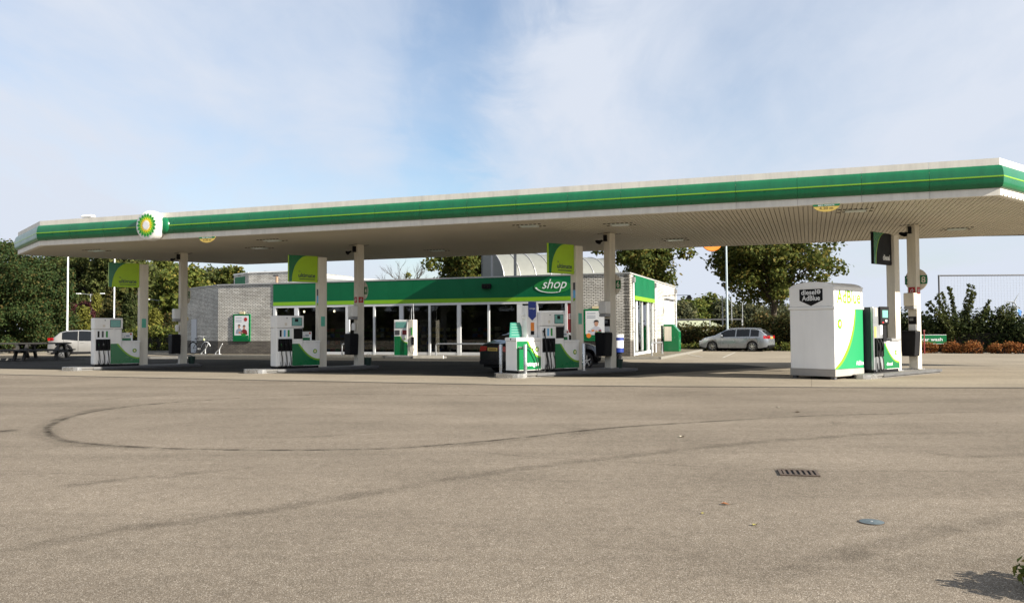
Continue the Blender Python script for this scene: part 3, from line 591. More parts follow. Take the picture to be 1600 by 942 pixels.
# ------------------------------------------------------------------ things on the columns
def near(k): return ['of the island by the picnic tables', 'of the island before the brick wall', 'of the autogas island', 'of the diesel island'][k]
for k in range(4):
    o = thing('loudspeaker', 'black horn loudspeaker under the soffit at the column '+near(k), 'loudspeaker', tuple(iw(k, 0, -.15, 4.45)), RZ, 'horn loudspeakers on the columns')
    MB().box(-.03, .03, -.12, .009, .0, .22).build('bracket', black, o)
    MB().lathe([(0, 0), (.04, 0), (.05, .05), (.07, .10), (.11, .16), (.10, .16), (.04, .08), (0, .08)], 20, 0, basis((-.05, -.16, .02), (1, 0, 0), (-.35, -.85, -.35), Vector((0, 0, 1)).cross(Vector((1, 0, 0))).cross(Vector((-.35, -.85, -.35))).normalized())).build('horn', black, o, smooth=40)
    # number disc
    o = thing('number_sign', ['round pump number sign behind the column '+near(0), 'round pump number sign behind the column before the brick wall', 'round pump number sign showing 6 behind the autogas island column', 'round cream and green pump number sign reading 7 and 8'][k], 'number sign', tuple(iw(k, 0, .16, 2.98)), RZ, 'pump number signs')
    M = AX(0, 0, 0)
    MB().prism([(.36*math.cos(R(a)), .36*math.sin(R(a))) for a in range(0, 360, 10)], -.03, 0, 0, M).build('disc', cream, o)
    for sx, dgt in ((-1, str(2*k+1)), (1, str(2*k+2))):
        MB().box(sx*.24-.115, sx*.24+.115, -.004, .0, -.14, .14).build('number_field', green, o); text('digit', dgt, .28, cream, o, M @ Matrix.Translation((sx*.235, 0, .004)), .13, .003, .02)
    MB().box(-.03, .03, -.021, .02, -.03, .03, ).build('bracket', grey, o)
    if k in (1, 3):
        for f in range(2):
            o = thing('fire_sign', 'small red fire equipment sign on the column '+near(k), 'sign', tuple(iw(k, 0, 0, 2.52)), RZ, 'red fire signs on the columns')
            M = AX(0, -.142, 0) if f == 0 else BX(.142, 0, 0)
            MB().box(-.10, .10, 0, .22, 0, .006, 0, M).build('plate', red, o)
            MB().tube([(-.04, .05, .008), (-.03, .12, .008), (.02, .16, .008), (.04, .11, .008), (-.0, .06, .008)], .009, 6, 0, M).build('pictogram', paper, o)
    # waste bin, dispenser and tissue roll on the front of the column
    o = thing('waste_bin', 'black plastic waste bin hung on the column '+near(k), 'waste bin', tuple(iw(k, 0, -.15, .55)), RZ, 'black bins on the columns')
    m = MB(); m.box(-.25, .25, -.36, .005, .75, 0, tx=.05, ty=.0); m.build('body', black, o, bevel=.02)
    MB().box(-.26, .26, -.38, .0, .74, .80, tx=.02, ty=.03).build('lid', black, o, bevel=.015)
    o = thing('towel_dispenser', 'white paper towel dispenser above the bin '+near(k), 'dispenser', tuple(iw(k, 0, -.145, 1.88 if k != 3 else 2.03)), RZ, 'towel dispensers on the columns')
    MB().box(-.17, .17, -.25, .002, .10, .52).build('body', white if k != 3 else cream, o, bevel=.03); MB().box(-.16, .16, -.24, .0, 0, .097, tx=-.0).build('outlet', grey, o, bevel=.02)
    if k in (2, 3):
        o = thing('price_notice', 'black instruction panel between bin and dispenser '+near(k), 'sign', tuple(iw(k, 0, -.142, 1.40)), RZ)
        MB().box(-.12, .12, -.02, .0, .16, .40).build('panel', black, o); MB().box(-.11, .11, -.018, -.001, -.03, .15).build('leaflet', paper, o)
        for z in (.33, .28): MB().box(-.09, .03, -.0215, -.0195, z, z+.012).build('print', paper, o)
    else:
        o = thing('glove_dispenser', 'white glove dispenser above the bin '+near(k), 'dispenser', tuple(iw(k, 0, -.142, 1.42)), RZ)
        MB().lathe([(0, 0), (.07, 0), (.085, .05), (.085, .2), (.06, .27), (0, .28)], 16).build('body', white, o, smooth=50, loc=(0, -.085, .05))
    if k < 3:
        o = thing('bucket', 'dark bucket standing behind the column '+near(k), 'bucket', tuple(iw(k, .05, .35, .127)), RZ)
        MB().lathe([(0, 0), (.12, 0), (.15, .30), (.14, .30), (.11, .02), (0, .02)], 20).build('body', mat('dark_green', (.01, .035, .025), .5), o, smooth=40)
        MB().tube([(.145*math.cos(R(a)), .03, .30+.16*math.sin(R(a))) for a in range(0, 181, 20)], .006, 6).build('handle', steel, o)
# ------------------------------------------------------------------ autogas unit on the third island
o = thing('autogas_unit', 'low white autogas cabinet with green panel and blue-topped upright', 'autogas dispenser', tuple(iw(2, 0, -4.42, .127)), RZ)
MB().box(-.23, .23, .03, .97, 0, .085).build('plinth', black, o)
c = MB().box(-.26, .258, .0, .985, .08, .98).build('cabinet', white, o, bevel=.01); MB().box(-.28, .275, -.02, .99, .985, 1.09).build('cap', white, c, bevel=.015)
MB().prism([(.028*math.cos(i*.4), .028*math.sin(i*.4)) for i in range(16)], 0, .004, 0, AX(0, -.0205, 1.04)).build('lock', black, c)
cu = swoosh(.42, .982, .975, .45, 0)
MB().prism([(.012, .10), (.982, .10)]+cu[::-1]+[(.012, .975)], 0, .004, 0, BX(.2595, 0, 0)).build('green_field', green, o)
m = MB()
for i in range(14): m.prism([cu[i], cu[i+1], (min(.982, cu[i+1][0]+.06), cu[i+1][1]+.05*(i/13)), (min(.981, cu[i][0]+.06), cu[i][1]+.05*(i/14))], 0, .0042, 0, BX(.2595, 0, 0))
m.build('lime_curve', lime, o); helios(o, BX(.262, .83, .72), .085, .003)
text('lettering', 'autogas', .19, paper, o, BX(.2635, .62, .25), .56, .002, .02)
up = MB().box(-.12, .12, .54, .98, 1.09, 2.08).build('upright', white, o, bevel=.012)
M = BX(.122, 0, 0)
MB().prism([(.60, 1.74), (.76, 1.62), (.92, 1.74), (.92, 2.2), (.60, 2.2)], 0, .012, 0, M).build('blue_pennant', blue, up)
text('lettering', 'autogas', .07, paper, up, M @ Matrix.Translation((.76, 1.98, .012)), .24, .002, .01)
MB().box(.121, .126, .70, .84, 1.30, 1.55).build('warning_label', orange, up); MB().box(.121, .126, .70, .84, 1.17, 1.29).build('warning_label', black, up)
MB().tube([(0, .5, 1.82), (0, .43, 1.78), (0, .44, 1.72), (0, .54, 1.70)], .03, 8).build('nozzle_cradle', white, up)
s = MB().prism([(.02, 1.09), (.52, 1.09), (.52, 1.42), (.44, 1.55), (.06, 1.55)], 0, .02, 0, BX(-.12, 0, 0)).build('notice_board', mat('notice_green', (.03, .17, .125), .6, spec=.1), o)
for z in (1.48, 1.40, 1.32, 1.24, 1.16): MB().box(-.0995, -.0975, .10, .42, z, z+.022).build('print', mat('print_pale', (.13, .27, .22), .7), s)
MB().tube([(.29, .12, .78), (.36, .16, .80), (.40, .30, .82), (.37, .55, .74), (.34, .74, .40), (.32, .84, .05), (.36, 1.05, .02), (.34, 1.18, .25)], .017, 8).build('hose', rubber, o, smooth=60)
MB().tube([(.262, .10, .78), (.30, .12, .78), (.34, .15, .79)], [.035, .04, .02], 8).build('filling_coupling', stain, o, smooth=50)
MB().tube([(.29, 1.06, 1.30), (.34, 1.10, 1.18), (.35, 1.13, .8), (.36, 1.22, .35), (.36, 1.28, -.02), (.37, 1.24, -.10)], .02, 8).build('hose', rubber, o, smooth=60)
for x, y, lab in ((.50, -4.28, 'beside the autogas panel'), (-.50, -4.42, 'at the blank end of the autogas cabinet'), (.50, -1.80, 'beside the sign post of the autogas island')):
    b = thing('bollard', 'short stainless steel bollard '+lab, 'bollard', tuple(iw(2, x, y, .127)), 0, 'bollards on the autogas island')
    MB().lathe([(0, 0), (.055, 0), (.055, .86), (.045, .88), (0, .885)], 16).build('tube', stain, b, smooth=40); MB().lathe([(0, 0), (.09, 0), (.09, .012), (0, .013)], 16).build('flange', stain, b)
# ------------------------------------------------------------------ AdBlue cabinet
o = thing('adblue_cabinet', 'tall white storage cabinet with green curve and AdBlue lettering', 'storage cabinet', tuple(iw(3, -.70, -4.17, 0)), RZ); o.scale = (1, 1, 1.045)
hx, hy = .69, .82
arch = [(hx*math.cos(R(a)), 2.50+.16*math.sin(R(a))) for a in range(0, 181, 12)]
for x in (-hx+.1, hx-.1):
    for y in (-hy+.1, hy-.1): MB().box(x-.06, x+.06, y-.06, y+.06, 0.004, .085).build('foot', dgrey, o)
MB().box(-hx-.012, hx+.012, -hy-.012, hy+.012, .08, .27).build('base_frame', mat('base_grey', (.33, .31, .28), .6, var=.08), o, bevel=.01)
MB().box(-hx, hx, -hy, hy, .272, 1.90).build('body', cwhite, o, bevel=.02)
MB().box(-hx-.03, hx+.03, -hy-.03, hy+.03, 1.90, 1.975).build('trim_band', cwhite, o, bevel=.015)
tp = MB(); tp.prism([(hx+.008, 1.976), (hx+.008, 2.50)]+arch[1:-1]+[(-hx-.008, 2.50), (-hx-.008, 1.976)], -hy-.008, hy+.008, 0, basis((0, 0, 0), (1, 0, 0), (0, -1, 0)))
tp.build('hood', cwhite, o, bevel=.02); MB().box(-hx-.02, hx+.02, -hy-.02, hy+.02, 2.485, 2.515).build('hood_rim', cwhite, o, bevel=.008)
M = AX(0, -hy-.008, 0); e = MB().prism([(-.36, 2.46), (-.36, 2.15), (0, 2.00), (.36, 2.15), (.36, 2.46)], 0, .006, 0, M).build('black_plate', black, o)
text('lettering', 'diesel', .19, paper, e, M @ Matrix.Translation((-.07, 2.375, .006)), .46, .002, .02); text('lettering', 'AdBlue', .19, paper, e, M @ Matrix.Translation((0, 2.215, .006)), .56, .002, .02)
MB().lathe([(.035, 0), (.06, 0), (.06, .003), (.035, .003)], 20, 0, M @ Matrix.Translation((.24, 2.38, .006))).build('ring_mark', paper, e); MB().box(.20, .28, 2.37, 2.392, .006, .0095, 0, M).build('bar_mark', paper, e)
M = BX(hx+.009, 0, 0); text('lettering', 'AdBlue', .50, mat('pale_lime', (.20, .36, .02), .5, spec=.1), o, M @ Matrix.Translation((.0, 2.24, 0)), 1.35, .002, .02)
M = BX(hx+.0005, 0, 0); cu = []
for i in range(17):
    t = i/16; cu.append((-hy+.03+1.18*math.sin(R(90*t)), .28+1.615*(1-math.cos(R(90*t)))**.8))
MB().prism(cu+[(hy-.01, 1.895), (hy-.01, .28)], 0, .004, 0, M).build('green_field', mat('bright_green', (.02, .27, .10), .4, spec=.3), o)
m = MB()
for i in range(16):
    a, b = cu[i], cu[i+1]; w0, w1 = .17*(1-i/16)+.05, .17*(1-(i+1)/16)+.05; m.prism([a, b, (max(-hy+.004, b[0]-w1), b[1]), (max(-hy+.004, a[0]-w0*(.2 if i == 0 else 1)), a[1]+.0)], 0, .0042, 0, M)
m.build('lime_curve', lime, o); helios(o, M @ Matrix.Translation((-.52, 1.50, 0)), .15, .003)
text('lettering', 'AdBlue', .16, paper, o, M @ Matrix.Translation((.58, .42, .004)), .42, .002, .03)
# ------------------------------------------------------------------ the shop
BO = Vector((5.84, 40.63, 0)); BRZ = R(-20); BXV, BYV = azv(110), azv(20)
def bw(x, y, z=0.0): return BO+BXV*x+BYV*y+Vector((0, 0, z))
shop = thing('shop_building', 'low white brick filling station shop with wide green fascia and glass front', 'building', tuple(BO), BRZ)
BH = 4.20
def wall(x0, y0, x1, y1, z0, z1, m, name='wall', th=.28, out=0.0):
    """slab whose outer face runs from (x0,y0) to (x1,y1); outside is on the right-hand side"""
    d = Vector((x1-x0, y1-y0, 0)); Ln = d.length; rz = math.atan2(d.y, d.x)
    return MB().box(0, Ln, -out, th, z0, z1).build(name, m, shop, loc=(x0, y0, 0), rz=rz)
LX = -25.0; LC = (LX-.866*6.6, 3.3); LB = (LC[0]+.5*9, LC[1]+.866*9); DEP = 14.6
PLZ = .88
def bwall(x0, y0, x1, y1, z1=BH):
    wall(x0, y0, x1, y1, PLZ, z1, wbrick); wall(x0, y0, x1, y1, 0, PLZ, dbrick, 'plinth', out=.004)
bwall(LX, 0, -21.05, 0); bwall(-2.90, 0, 0, 0)
bwall(.0, .0, 0, .95); bwall(0, 6.5, 0, DEP)
bwall(LC[0], LC[1], LX, 0); bwall(LB[0], LB[1], LC[0], LC[1])
wall(0, DEP, LB[0], LB[1], 0, BH, wbrick)
MB().prism([(-.1, .3), (-.1, DEP-.1), (LB[0]+.2, LB[1]-.1), (LC[0]+.3, LC[1]+.1), (LX+.1, .3)], BH-.30, BH-.1).build('roof', grey, shop)
# copings
for a, b in (((LX, 0), (0, 0)), ((0, 0), (0, DEP)), (LC, (LX, 0)), (LB, LC)):
    d = Vector((b[0]-a[0], b[1]-a[1], 0)); MB().box(-.03, d.length+.03, -.045, .32, BH+.001, BH+.075).build('coping', coping, shop, loc=(a[0], a[1], 0), rz=math.atan2(d.y, d.x))
# fascia sign, boards of 1.5 m
n = 12; w = (21.05-2.88)/n
for i in range(n):
    x = -21.05+w*i
    f = MB().box(x+.003, x+w-.003, -.03, .12, 3.14, BH-.01).build('fascia_board', bgreen, shop); MB().box(x+.003, x+w-.003, -.033, .12, 2.93, 3.139).build('lime_strip', lime, f)
MB().box(-21.05, -2.88, -.02, .25, 2.80, 2.93).build('window_head', frame, shop)
# shop lettering on its green oval
M = AX(0, -.031, 0); el = MB().prism([(-4.0+.98*math.cos(R(a)), 3.66+.36*math.sin(R(a))) for a in range(0, 360, 8)], 0, .012, 0, M).build('oval', mat('oval_green', (.012, .20, .04), .3), shop)
text('lettering', 'shop', .70, paper, el, M @ Matrix.Translation((-3.88, 3.72, .012)), 1.32, .02, .0, .35)
m = MB()
for i in range(14):
    a0, a1 = R(185+8*i), R(193+8*i); p = lambda a, k: (-4.0+.93*k*math.cos(a), 3.66+.33*k*math.sin(a)); m.prism([p(a0, 1), p(a1, 1), p(a1, .9), p(a0, .9)], .012, .018, 0, M)
m.build('underline', paper, el)
# glazing
PAN = [(-20.87, -19.6), (-19.34, -16.2), (-15.95, -14.44), (-14.32, -12.81), (-12.57, -11.04), (-10.92, -9.35), (-9.13, -7.59), (-7.48, -5.94), (-5.65, -4.92), (-3.22, -2.95)]
MUL = [(-21.05, -20.87), (-19.6, -19.34), (-16.2, -15.95), (-14.44, -14.32), (-12.81, -12.57), (-11.04, -10.92), (-9.35, -9.13), (-7.59, -7.48), (-5.94, -5.65), (-4.92, -4.79), (-3.34, -3.22)]
for a, b in PAN:
    wn = MB().box(a, b, .06, .075, .27, 2.80).build('window_pane', glass, shop); MB().box(a, b, .0, .10, .12, .27).build('bottom_rail', frame, wn)
for a, b in MUL: MB().box(a, b, -.015, .12, .1, 2.80).build('mullion', frame, shop)
d = MB().box(-4.79, -3.34, .0, .10, 2.28, 2.42).build('door_header', frame, shop)
MB().box(-4.79, -3.34, .04, .055, 2.42, 2.80).build('transom_pane', glass, d)
for a, b in ((-4.79, -4.07), (-4.06, -3.34)):
    l = MB(); l.box(a, a+.06, .02, .07, .12, 2.28); l.box(b-.06, b, .02, .07, .12, 2.28); l.box(a+.06, b-.06, .02, .07, .12, .24); l.box(a+.06, b-.06, .02, .07, 2.2, 2.28)
    l = l.build('door', frame, shop); MB().box(a+.06, b-.06, .04, .05, .24, 2.2).build('pane', glass, l)
po = MB().box(-3.21, -2.96, .03, .045, 1.3, 2.78).build('red_poster', dred, shop)
for z in (2.2, 2.1, 2.0): MB().box(-3.17, -3.0, .026, .029, z, z+.035).build('print', paper, po)
MB().box(-3.21, -2.96, .03, .045, .3, 1.29).build('food_poster', paper, shop)
# right-hand side glazing and its green sign
SY = [(.95, 1.1), (1.75, 2.1), (3.4, 3.5), (4.9, 5.3), (6.38, 6.5)]
for a, b in SY: MB().box(-.08, -.02, a, b, .1, 2.93).build('mullion', frame, shop)
for (a, b), (c, e) in zip(SY[:-1], SY[1:]):
    wn = MB().box(-.075, -.06, b, c, .27, 2.93).build('window_pane', glass, shop); MB().box(-.09, -.01, b, c, .12, .27).build('bottom_rail', frame, wn)
for i in range(3):
    f = MB().box(-.2, .09, .95+i*1.85+.003, .95+(i+1)*1.85-.003, 3.14, BH-.01).build('fascia_board', bgreen, shop); MB().box(-.2, .092, .95+i*1.85+.003, .95+(i+1)*1.85-.003, 2.935, 3.139).build('lime_strip', lime, f)
# inside
MB().prism([(-.32, .3), (-.32, 9.2), (-24, 9.2), (-24.6, .35)], .10, .115).build('shop_floor', mat('shop_tiles', (.16, .14, .12), .5, var=.1), shop)
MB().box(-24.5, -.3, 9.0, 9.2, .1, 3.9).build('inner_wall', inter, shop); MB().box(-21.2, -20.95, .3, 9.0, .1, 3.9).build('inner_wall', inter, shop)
MB().prism([(-.32, .3), (-.32, 9.2), (-24, 9.2), (-24.6, .35)], 3.0, 3.03).build('shop_ceiling', mat('ceiling_tiles', (.22, .21, .2), .8), shop)
rs = random.Random(5)
prod = [mat('prod%d' % i, c, .5) for i, c in enumerate(((.25, .03, .03), (.03, .08, .25), (.3, .22, .03), (.05, .16, .05), (.3, .28, .25)))]
for sx, sy in ((-18.5, 2.6), (-15.2, 3.4), (-12.2, 2.8), (-9.0, 3.6), (-6.2, 5.2), (-18, 6.4), (-13, 6.6), (-8.5, 6.6)):
    r_ = thing('display_shelf', 'dark stocked shelf standing behind the shop window glass', 'shelf', tuple(bw(sx, sy, .115)), BRZ, 'shelves inside the shop')
    MB().box(-.9, .9, -.02, .02, 0, 1.5).build('back_board', dgrey, r_)
    for z in (.1, .5, .9, 1.25):
        MB().box(-.9, .9, -.3, -.02, z, z+.03).build('shelf_board', dgrey, r_)
        for c in range(5): hgt = rs.uniform(.12, .26); MB().box(-.85+c*.34, -.85+c*.34+rs.uniform(.2, .32), -.28, -.06, z+.03, z+.03+hgt).build('goods', rs.choice(prod), r_)
for i, x in enumerate((-19.2, -18.2, -20.3, -16.9)):
    l_ = thing('pendant_lamp', 'small lit pendant lamp hanging inside the shop', 'lamp', tuple(bw(x, 2.0, 2.55)), 0, 'pendant lamps inside the shop')
    MB().lathe([(0, .0), (.05, .02), (.06, .1), (.02, .14), (0, .14)], 12).build('bulb', mat('lamp_glow', (.9, .85, .7), .5, emis=((1, .85, .6), 2.0)), l_); MB().tube([(0, 0, .14), (0, 0, .449)], .008, 6).build('cord', black, l_)
# roof: upper block, metal roof, barrel skylight
def sub(pts, z0, z1, m, nm): return MB().prism(pts, z0, z1).build(nm, m, shop)
cx, cy = -26.3, 4.5; ub = [(cx, cy), (cx+4.2, cy), (cx+4.2, cy+6), (cx-.2, cy+6), (cx-2.2, cy+1.27)]
def uw(a, b, m): 
    d = Vector((b[0]-a[0], b[1]-a[1], 0)); return MB().box(0, d.length, 0, .2, BH-.1, 5.28).build('upper_wall', m, shop, loc=(a[0], a[1], 0), rz=math.atan2(d.y, d.x))
uw(ub[4], ub[0], wbrick); uw(ub[0], ub[1], wbrick); uw(ub[1], ub[2], wbrick); sub([(x, y+.25) for x, y in ub], 5.0, 5.18, grey, 'upper_roof')
d = Vector((ub[0][0]-ub[4][0], ub[0][1]-ub[4][1], 0)); MB().box(.25, 1.95, -.02, .1, 4.45, 5.10).build('green_panel', bgreen, shop, loc=(ub[4][0], ub[4][1], 0), rz=math.atan2(d.y, d.x))
for a, b in ((ub[4], ub[0]), (ub[0], ub[1])):
    d = Vector((b[0]-a[0], b[1]-a[1], 0)); MB().box(-.03, d.length+.03, -.04, .24, 5.281, 5.35).build('coping', white, shop, loc=(a[0], a[1], 0), rz=math.atan2(d.y, d.x))
mr_ = MB()
for i in range(14):
    x0, x1 = -22.0+i*.62, -22.0+(i+1)*.62-.02; z0, z1 = 5.05-.055*i, 5.05-.055*(i+1); y0 = 3.2
    mr_.add([(x0, y0, BH-.1), (x1, y0, BH-.1), (x1, y0, z1-.15), (x0, y0, z0-.15), (x0, y0+4, BH-.1), (x1, y0+4, BH-.1), (x1, y0+4, z1+.1), (x0, y0+4, z0+.1)], [(0, 1, 2, 3), (3, 2, 6, 7), (4, 7, 6, 5), (0, 3, 7, 4), (1, 5, 6, 2)])
mr_.build('metal_roof', mat('white_sheet_metal', (.68, .66, .60), .45, .1, var=.06), shop)
va, vx = Vector((.5, .866, 0)), Vector((.866, -.5, 0))                         # vault axis and cross direction, local
v0 = Vector((-7.75, 2.9, 0))-vx*1.75; RV = 1.8; zc = BH-.15
poly_ = mat('translucent_sheet', (.155, .16, .145), .45, var=.06, spec=.2)
for i in range(8):
    a = [v0+va*(1.22*i+.03), v0+va*(1.22*(i+1)-.03)]; ang = [R(4+96*k/16) for k in range(17)]
    vs = [p+vx*(RV*math.cos(t))+Vector((0, 0, zc+RV*1.12*math.sin(t))) for p in a for t in ang]
    MB().add(vs, [(k, k+1, 18+k, 17+k) for k in range(16)]).build('skylight_panel', poly_, shop, smooth=60)
for i in range(9):
    p = v0+va*1.22*i; MB().tube([p+vx*(RV*1.012*math.cos(R(t)))+Vector((0, 0, zc+RV*1.13*math.sin(R(t)))) for t in range(0, 101, 10)], .035, 6).build('skylight_rib', grey, shop)
MB().prism([(-6.65, -1.5), (-.5, -1.5), (-.9, 2.4), (-6.8, 2.4)], 5.95, 6.10).build('entrance_roof', grey, shop, bevel=.02)
for x in (-6.3, -3.7, -1.2): MB().box(x-.06, x+.06, .7, .82, BH-.11, 5.949).build('roof_post', grey, shop)
pv = [v0+vx*(RV*.985*math.cos(R(t)))+Vector((0, 0, zc+RV*1.1*math.sin(R(t)))) for t in range(0, 101, 10)]+[v0-vx*.3+Vector((0, 0, zc))]
MB().add([v0-vx*.3+va*e+Vector((0, 0, z)) for e, z in ((0, zc), (9.7, zc), (9.7, zc+RV*1.1), (0, zc+RV*1.1))], [(0, 1, 2, 3)]).build('skylight_back', grey, shop)
for e in (.05, 9.7): MB().add([p+va*e for p in pv], [tuple(range(len(pv)))]).build('skylight_end', poly_, shop)
# small fittings on the shop
def fit(name, label, cat, loc, group=None, rz=BRZ): return thing(name, label, cat, tuple(loc), rz, group)
o = fit('vent_pipe', 'short brown vent pipe with cap on the shop roof', 'vent', bw(-21.4, .8, BH-.1)); MB().tube([(0, 0, 0), (0, 0, .62)], .08, 10).build('pipe', mat('rusty', (.30, .20, .13), .8, var=.2), o); MB().box(-.22, .14, -.06, .06, .62, .70).build('cap', dgrey, o)
o = fit('roof_mast', 'slim grey mast rising from the shop roof before the skylight', 'mast', bw(-7.6, .7, BH-.1)); MB().tube([(0, 0, 0), (0, 0, 2.2)], .06, 8).build('pole', grey, o); MB().box(-.1, .1, -.1, .1, 0, .03).build('foot', grey, o)
o = fit('floodlight', 'black floodlight box mounted on the green shop fascia', 'floodlight', bw(-7.6, -.038, 3.62)); MB().box(-.25, .25, -.16, .008, 0, .26).build('housing', black, o, bevel=.02); MB().box(-.2, .2, -.165, -.158, .05, .22).build('lens', cglass, o)
# posters in green frames
def poster(x, lab):
    o = fit('poster_case', lab, 'poster', bw(x, 0, 0.86), 'green poster cases on the shop wall')
    MB().box(-.62, .62, -.06, .008, .0, 1.62).build('case', green, o, bevel=.015); s = MB().box(-.50, .50, -.064, -.059, .12, 1.52).build('sheet', paper, o)
    M = AX(0, -.0645, 0)
    MB().box(-.5, .5, .12, .36, 0, .002, 0, M).build('green_foot', green, s); MB().box(.0, .32, .30, .48, 0, .003, 0, M).build('green_box', hgreen, s)
    shirt = mat('print_shirt', (.55, .55, .60), .6)
    figs = ((-.16, .90, prgrey), (.20, .86, dred)) if x < -10 else ((.06, .92, shirt),)
    for sx, zf, c in figs:
        k_ = 1.0 if x < -10 else 1.35; b_ = zf-.13*k_
        MB().prism([(sx-.24*k_, b_-.32*k_), (sx+.24*k_, b_-.32*k_), (sx+.20*k_, b_-.10*k_), (sx+.08*k_, b_-.01*k_), (sx-.08*k_, b_-.01*k_), (sx-.20*k_, b_-.10*k_)], 0, .003, 0, M).build('printed_shirt', c, s)
        MB().prism([(sx+.075*k_*math.cos(i*.5), zf-.03*k_+.105*k_*math.sin(i*.5)) for i in range(12)], .0005, .0034, 0, M).build('printed_face', skin, s)
        MB().prism([(sx-.085*k_, zf), (sx-.07*k_, zf+.03*k_), (sx+.06*k_, zf+.035*k_), (sx+.085*k_, zf-.01*k_), (sx+.09*k_, zf+.06*k_), (sx+.03*k_, zf+.11*k_), (sx-.05*k_, zf+.105*k_), (sx-.095*k_, zf+.05*k_)], .001, .0038, 0, M).build('printed_hair', mat('print_hair', (.03, .02, .016), .7), s)
    for i, c in enumerate((prgrey, orange, skin, dred)): MB().prism([(-.3+.18*i+(.06+.02*(i % 2))*math.cos(j*.52), .50+.03*(i % 2)+.045*math.sin(j*.52)) for j in range(12)], .001, .0042, 0, M).build('printed_food', c, s)
    MB().prism([((.30 if x < -10 else -.34)+.12*math.cos(i*.4), (1.30 if x < -10 else .28)+.12*math.sin(i*.4)) for i in range(16)], 0, .005, 0, M).build('printed_disc', red if x < -10 else orange, s)
    for z in (1.38, 1.24, 1.16): MB().box(-.42, .02, z, z+.03, 0, .003, 0, M).build('print', prgrey, s)
    MB().box(-.16, .20, -.06, -.002, 1.622, 1.74).build('case_lamp', mat('cream_lamp', (.75, .62, .36), .4), o, bevel=.01)
poster(-23.25, 'green framed poster case on the brick wall above the bicycle rack'); poster(-1.75, 'green framed poster case on the brick wall between door and corner')
# steel hoops
def hoop(x, y, ln, ax, lab, h=.62):
    o = fit('steel_hoop', lab, 'barrier', bw(x, y, .11), 'steel hoop barriers around the shop'); pts = [(0, 0, 0), (0, 0, h-.12)]
    pts += [((.12*(1-math.cos(R(a)))), 0, h-.12+.12*math.sin(R(a))) for a in range(15, 91, 15)]; pts += [(ln-p[0], 0, p[2]) for p in pts[::-1]]
    if ax == 'y': pts = [(0, p[0], p[2]) for p in pts]
    MB().tube(pts, .04, 10).build('tube', steel, o, smooth=60)
    for q in (0, ln): MB().lathe([(0, 0), (.08, 0), (.08, .012), (0, .012)], 12).build('foot', steel, o, loc=(q if ax == 'x' else 0, q if ax == 'y' else 0, 0))
hoop(-10.2, -.85, 2.9, 'x', 'long low steel hoop barrier before the shop window'); hoop(-15.9, -.85, 1.0, 'x', 'short steel hoop barrier before the shop window'); hoop(.85, 1.2, 3.1, 'y', 'steel hoop barrier beside the side entrance glazing')
# side wall: banner, green kiosk, lamp arm, pipes
o = fit('wall_banner', 'tall white printed banner on the sunlit side wall of the shop', 'banner', bw(.0, 10.3, 1.35)); MB().box(.0, .04, 0, 3.4, 0, 1.9).build('sheet', paper, o); MB().box(.04, .045, .2, 3.2, .02, .35).build('green_foot', hgreen, o)
for i in range(5): MB().box(.04, .046, 1.5+.3*(i % 3), 1.9+.3*(i % 3), .7+.2*i, .9+.2*i).build('print', (mat('pale_pink', (.7, .35, .33), .6), paper, prgrey)[i % 3], o)
for z in (1.3, 1.5): MB().box(.04, .046, .2, 1.0, z, z+.06).build('print', teal, o)
MB().box(-.005, .16, -.05, 3.45, 1.905, 1.96).build('top_rail', dgrey, o)
o = fit('lamp_arm', 'thin black lamp arm reaching out over the wall banner', 'lamp', bw(0, 9.6, 3.42)); MB().tube([(-.005, 0, 0), (.5, 0, .05), (1.5, .2, .05)], .018, 6).build('arm', black, o); MB().box(1.4, 1.75, .1, .3, -.18, .06, tx=.1).build('head', black, o)
o = fit('green_kiosk', 'green slanted kiosk with pale panel standing against the side wall', 'kiosk', bw(.15, 8.9, .11))
M = AX(0, .35, 0); MB().prism([(.0, 0), (.92, 0), (.92, 1.18), (.55, 1.62), (.0, 1.62)], -.4, .35, 0, M).build('body', green, o, bevel=.015); MB().box(.06, .48, -.006, .004, .62, 1.48).build('panel', cream, o); MB().box(.02, .90, .02, .73, -.002, .05).build('plinth', dgrey, o)
for x, y, lab in ((.09, .6, 'pale rainwater downpipe at the front corner of the shop'), (.09, DEP-.2, 'pale rainwater downpipe at the far corner beyond the wall banner'), (.09, 6.75, 'pale rainwater downpipe beside the green side sign')):
    o = fit('downpipe', lab, 'pipe', bw(x-.02, y, .11), 'downpipes on the side wall'); MB().tube([(0, 0, 0), (0, 0, 3.75)], .05, 8).build('pipe', frame, o); MB().box(-.08, .09, -.12, .12, 3.7, 3.95).build('hopper', grey, o)
    for z in (1.2, 2.4): MB().box(-.072, .06, -.06, .06, z, z+.04).build('clamp', grey, o)
d = Vector((LX-LC[0], -LC[1], 0)); ml = math.atan2(d.y, d.x)
dw = MB().box(2.0, 2.95, -.03, .05, .1, 2.25).build('service_door', mat('door_grey', (.48, .49, .52), .5, var=.05), shop, loc=(LC[0], LC[1], 0), rz=ml); MB().box(2.08, 2.18, -.06, -.03, 1.05, 1.1).build('handle', steel, dw)
MB().box(1.2, 1.35, -.1, .0, 2.2, 2.4).build('wall_lamp', yellow, shop, loc=(LC[0], LC[1], 0), rz=ml)
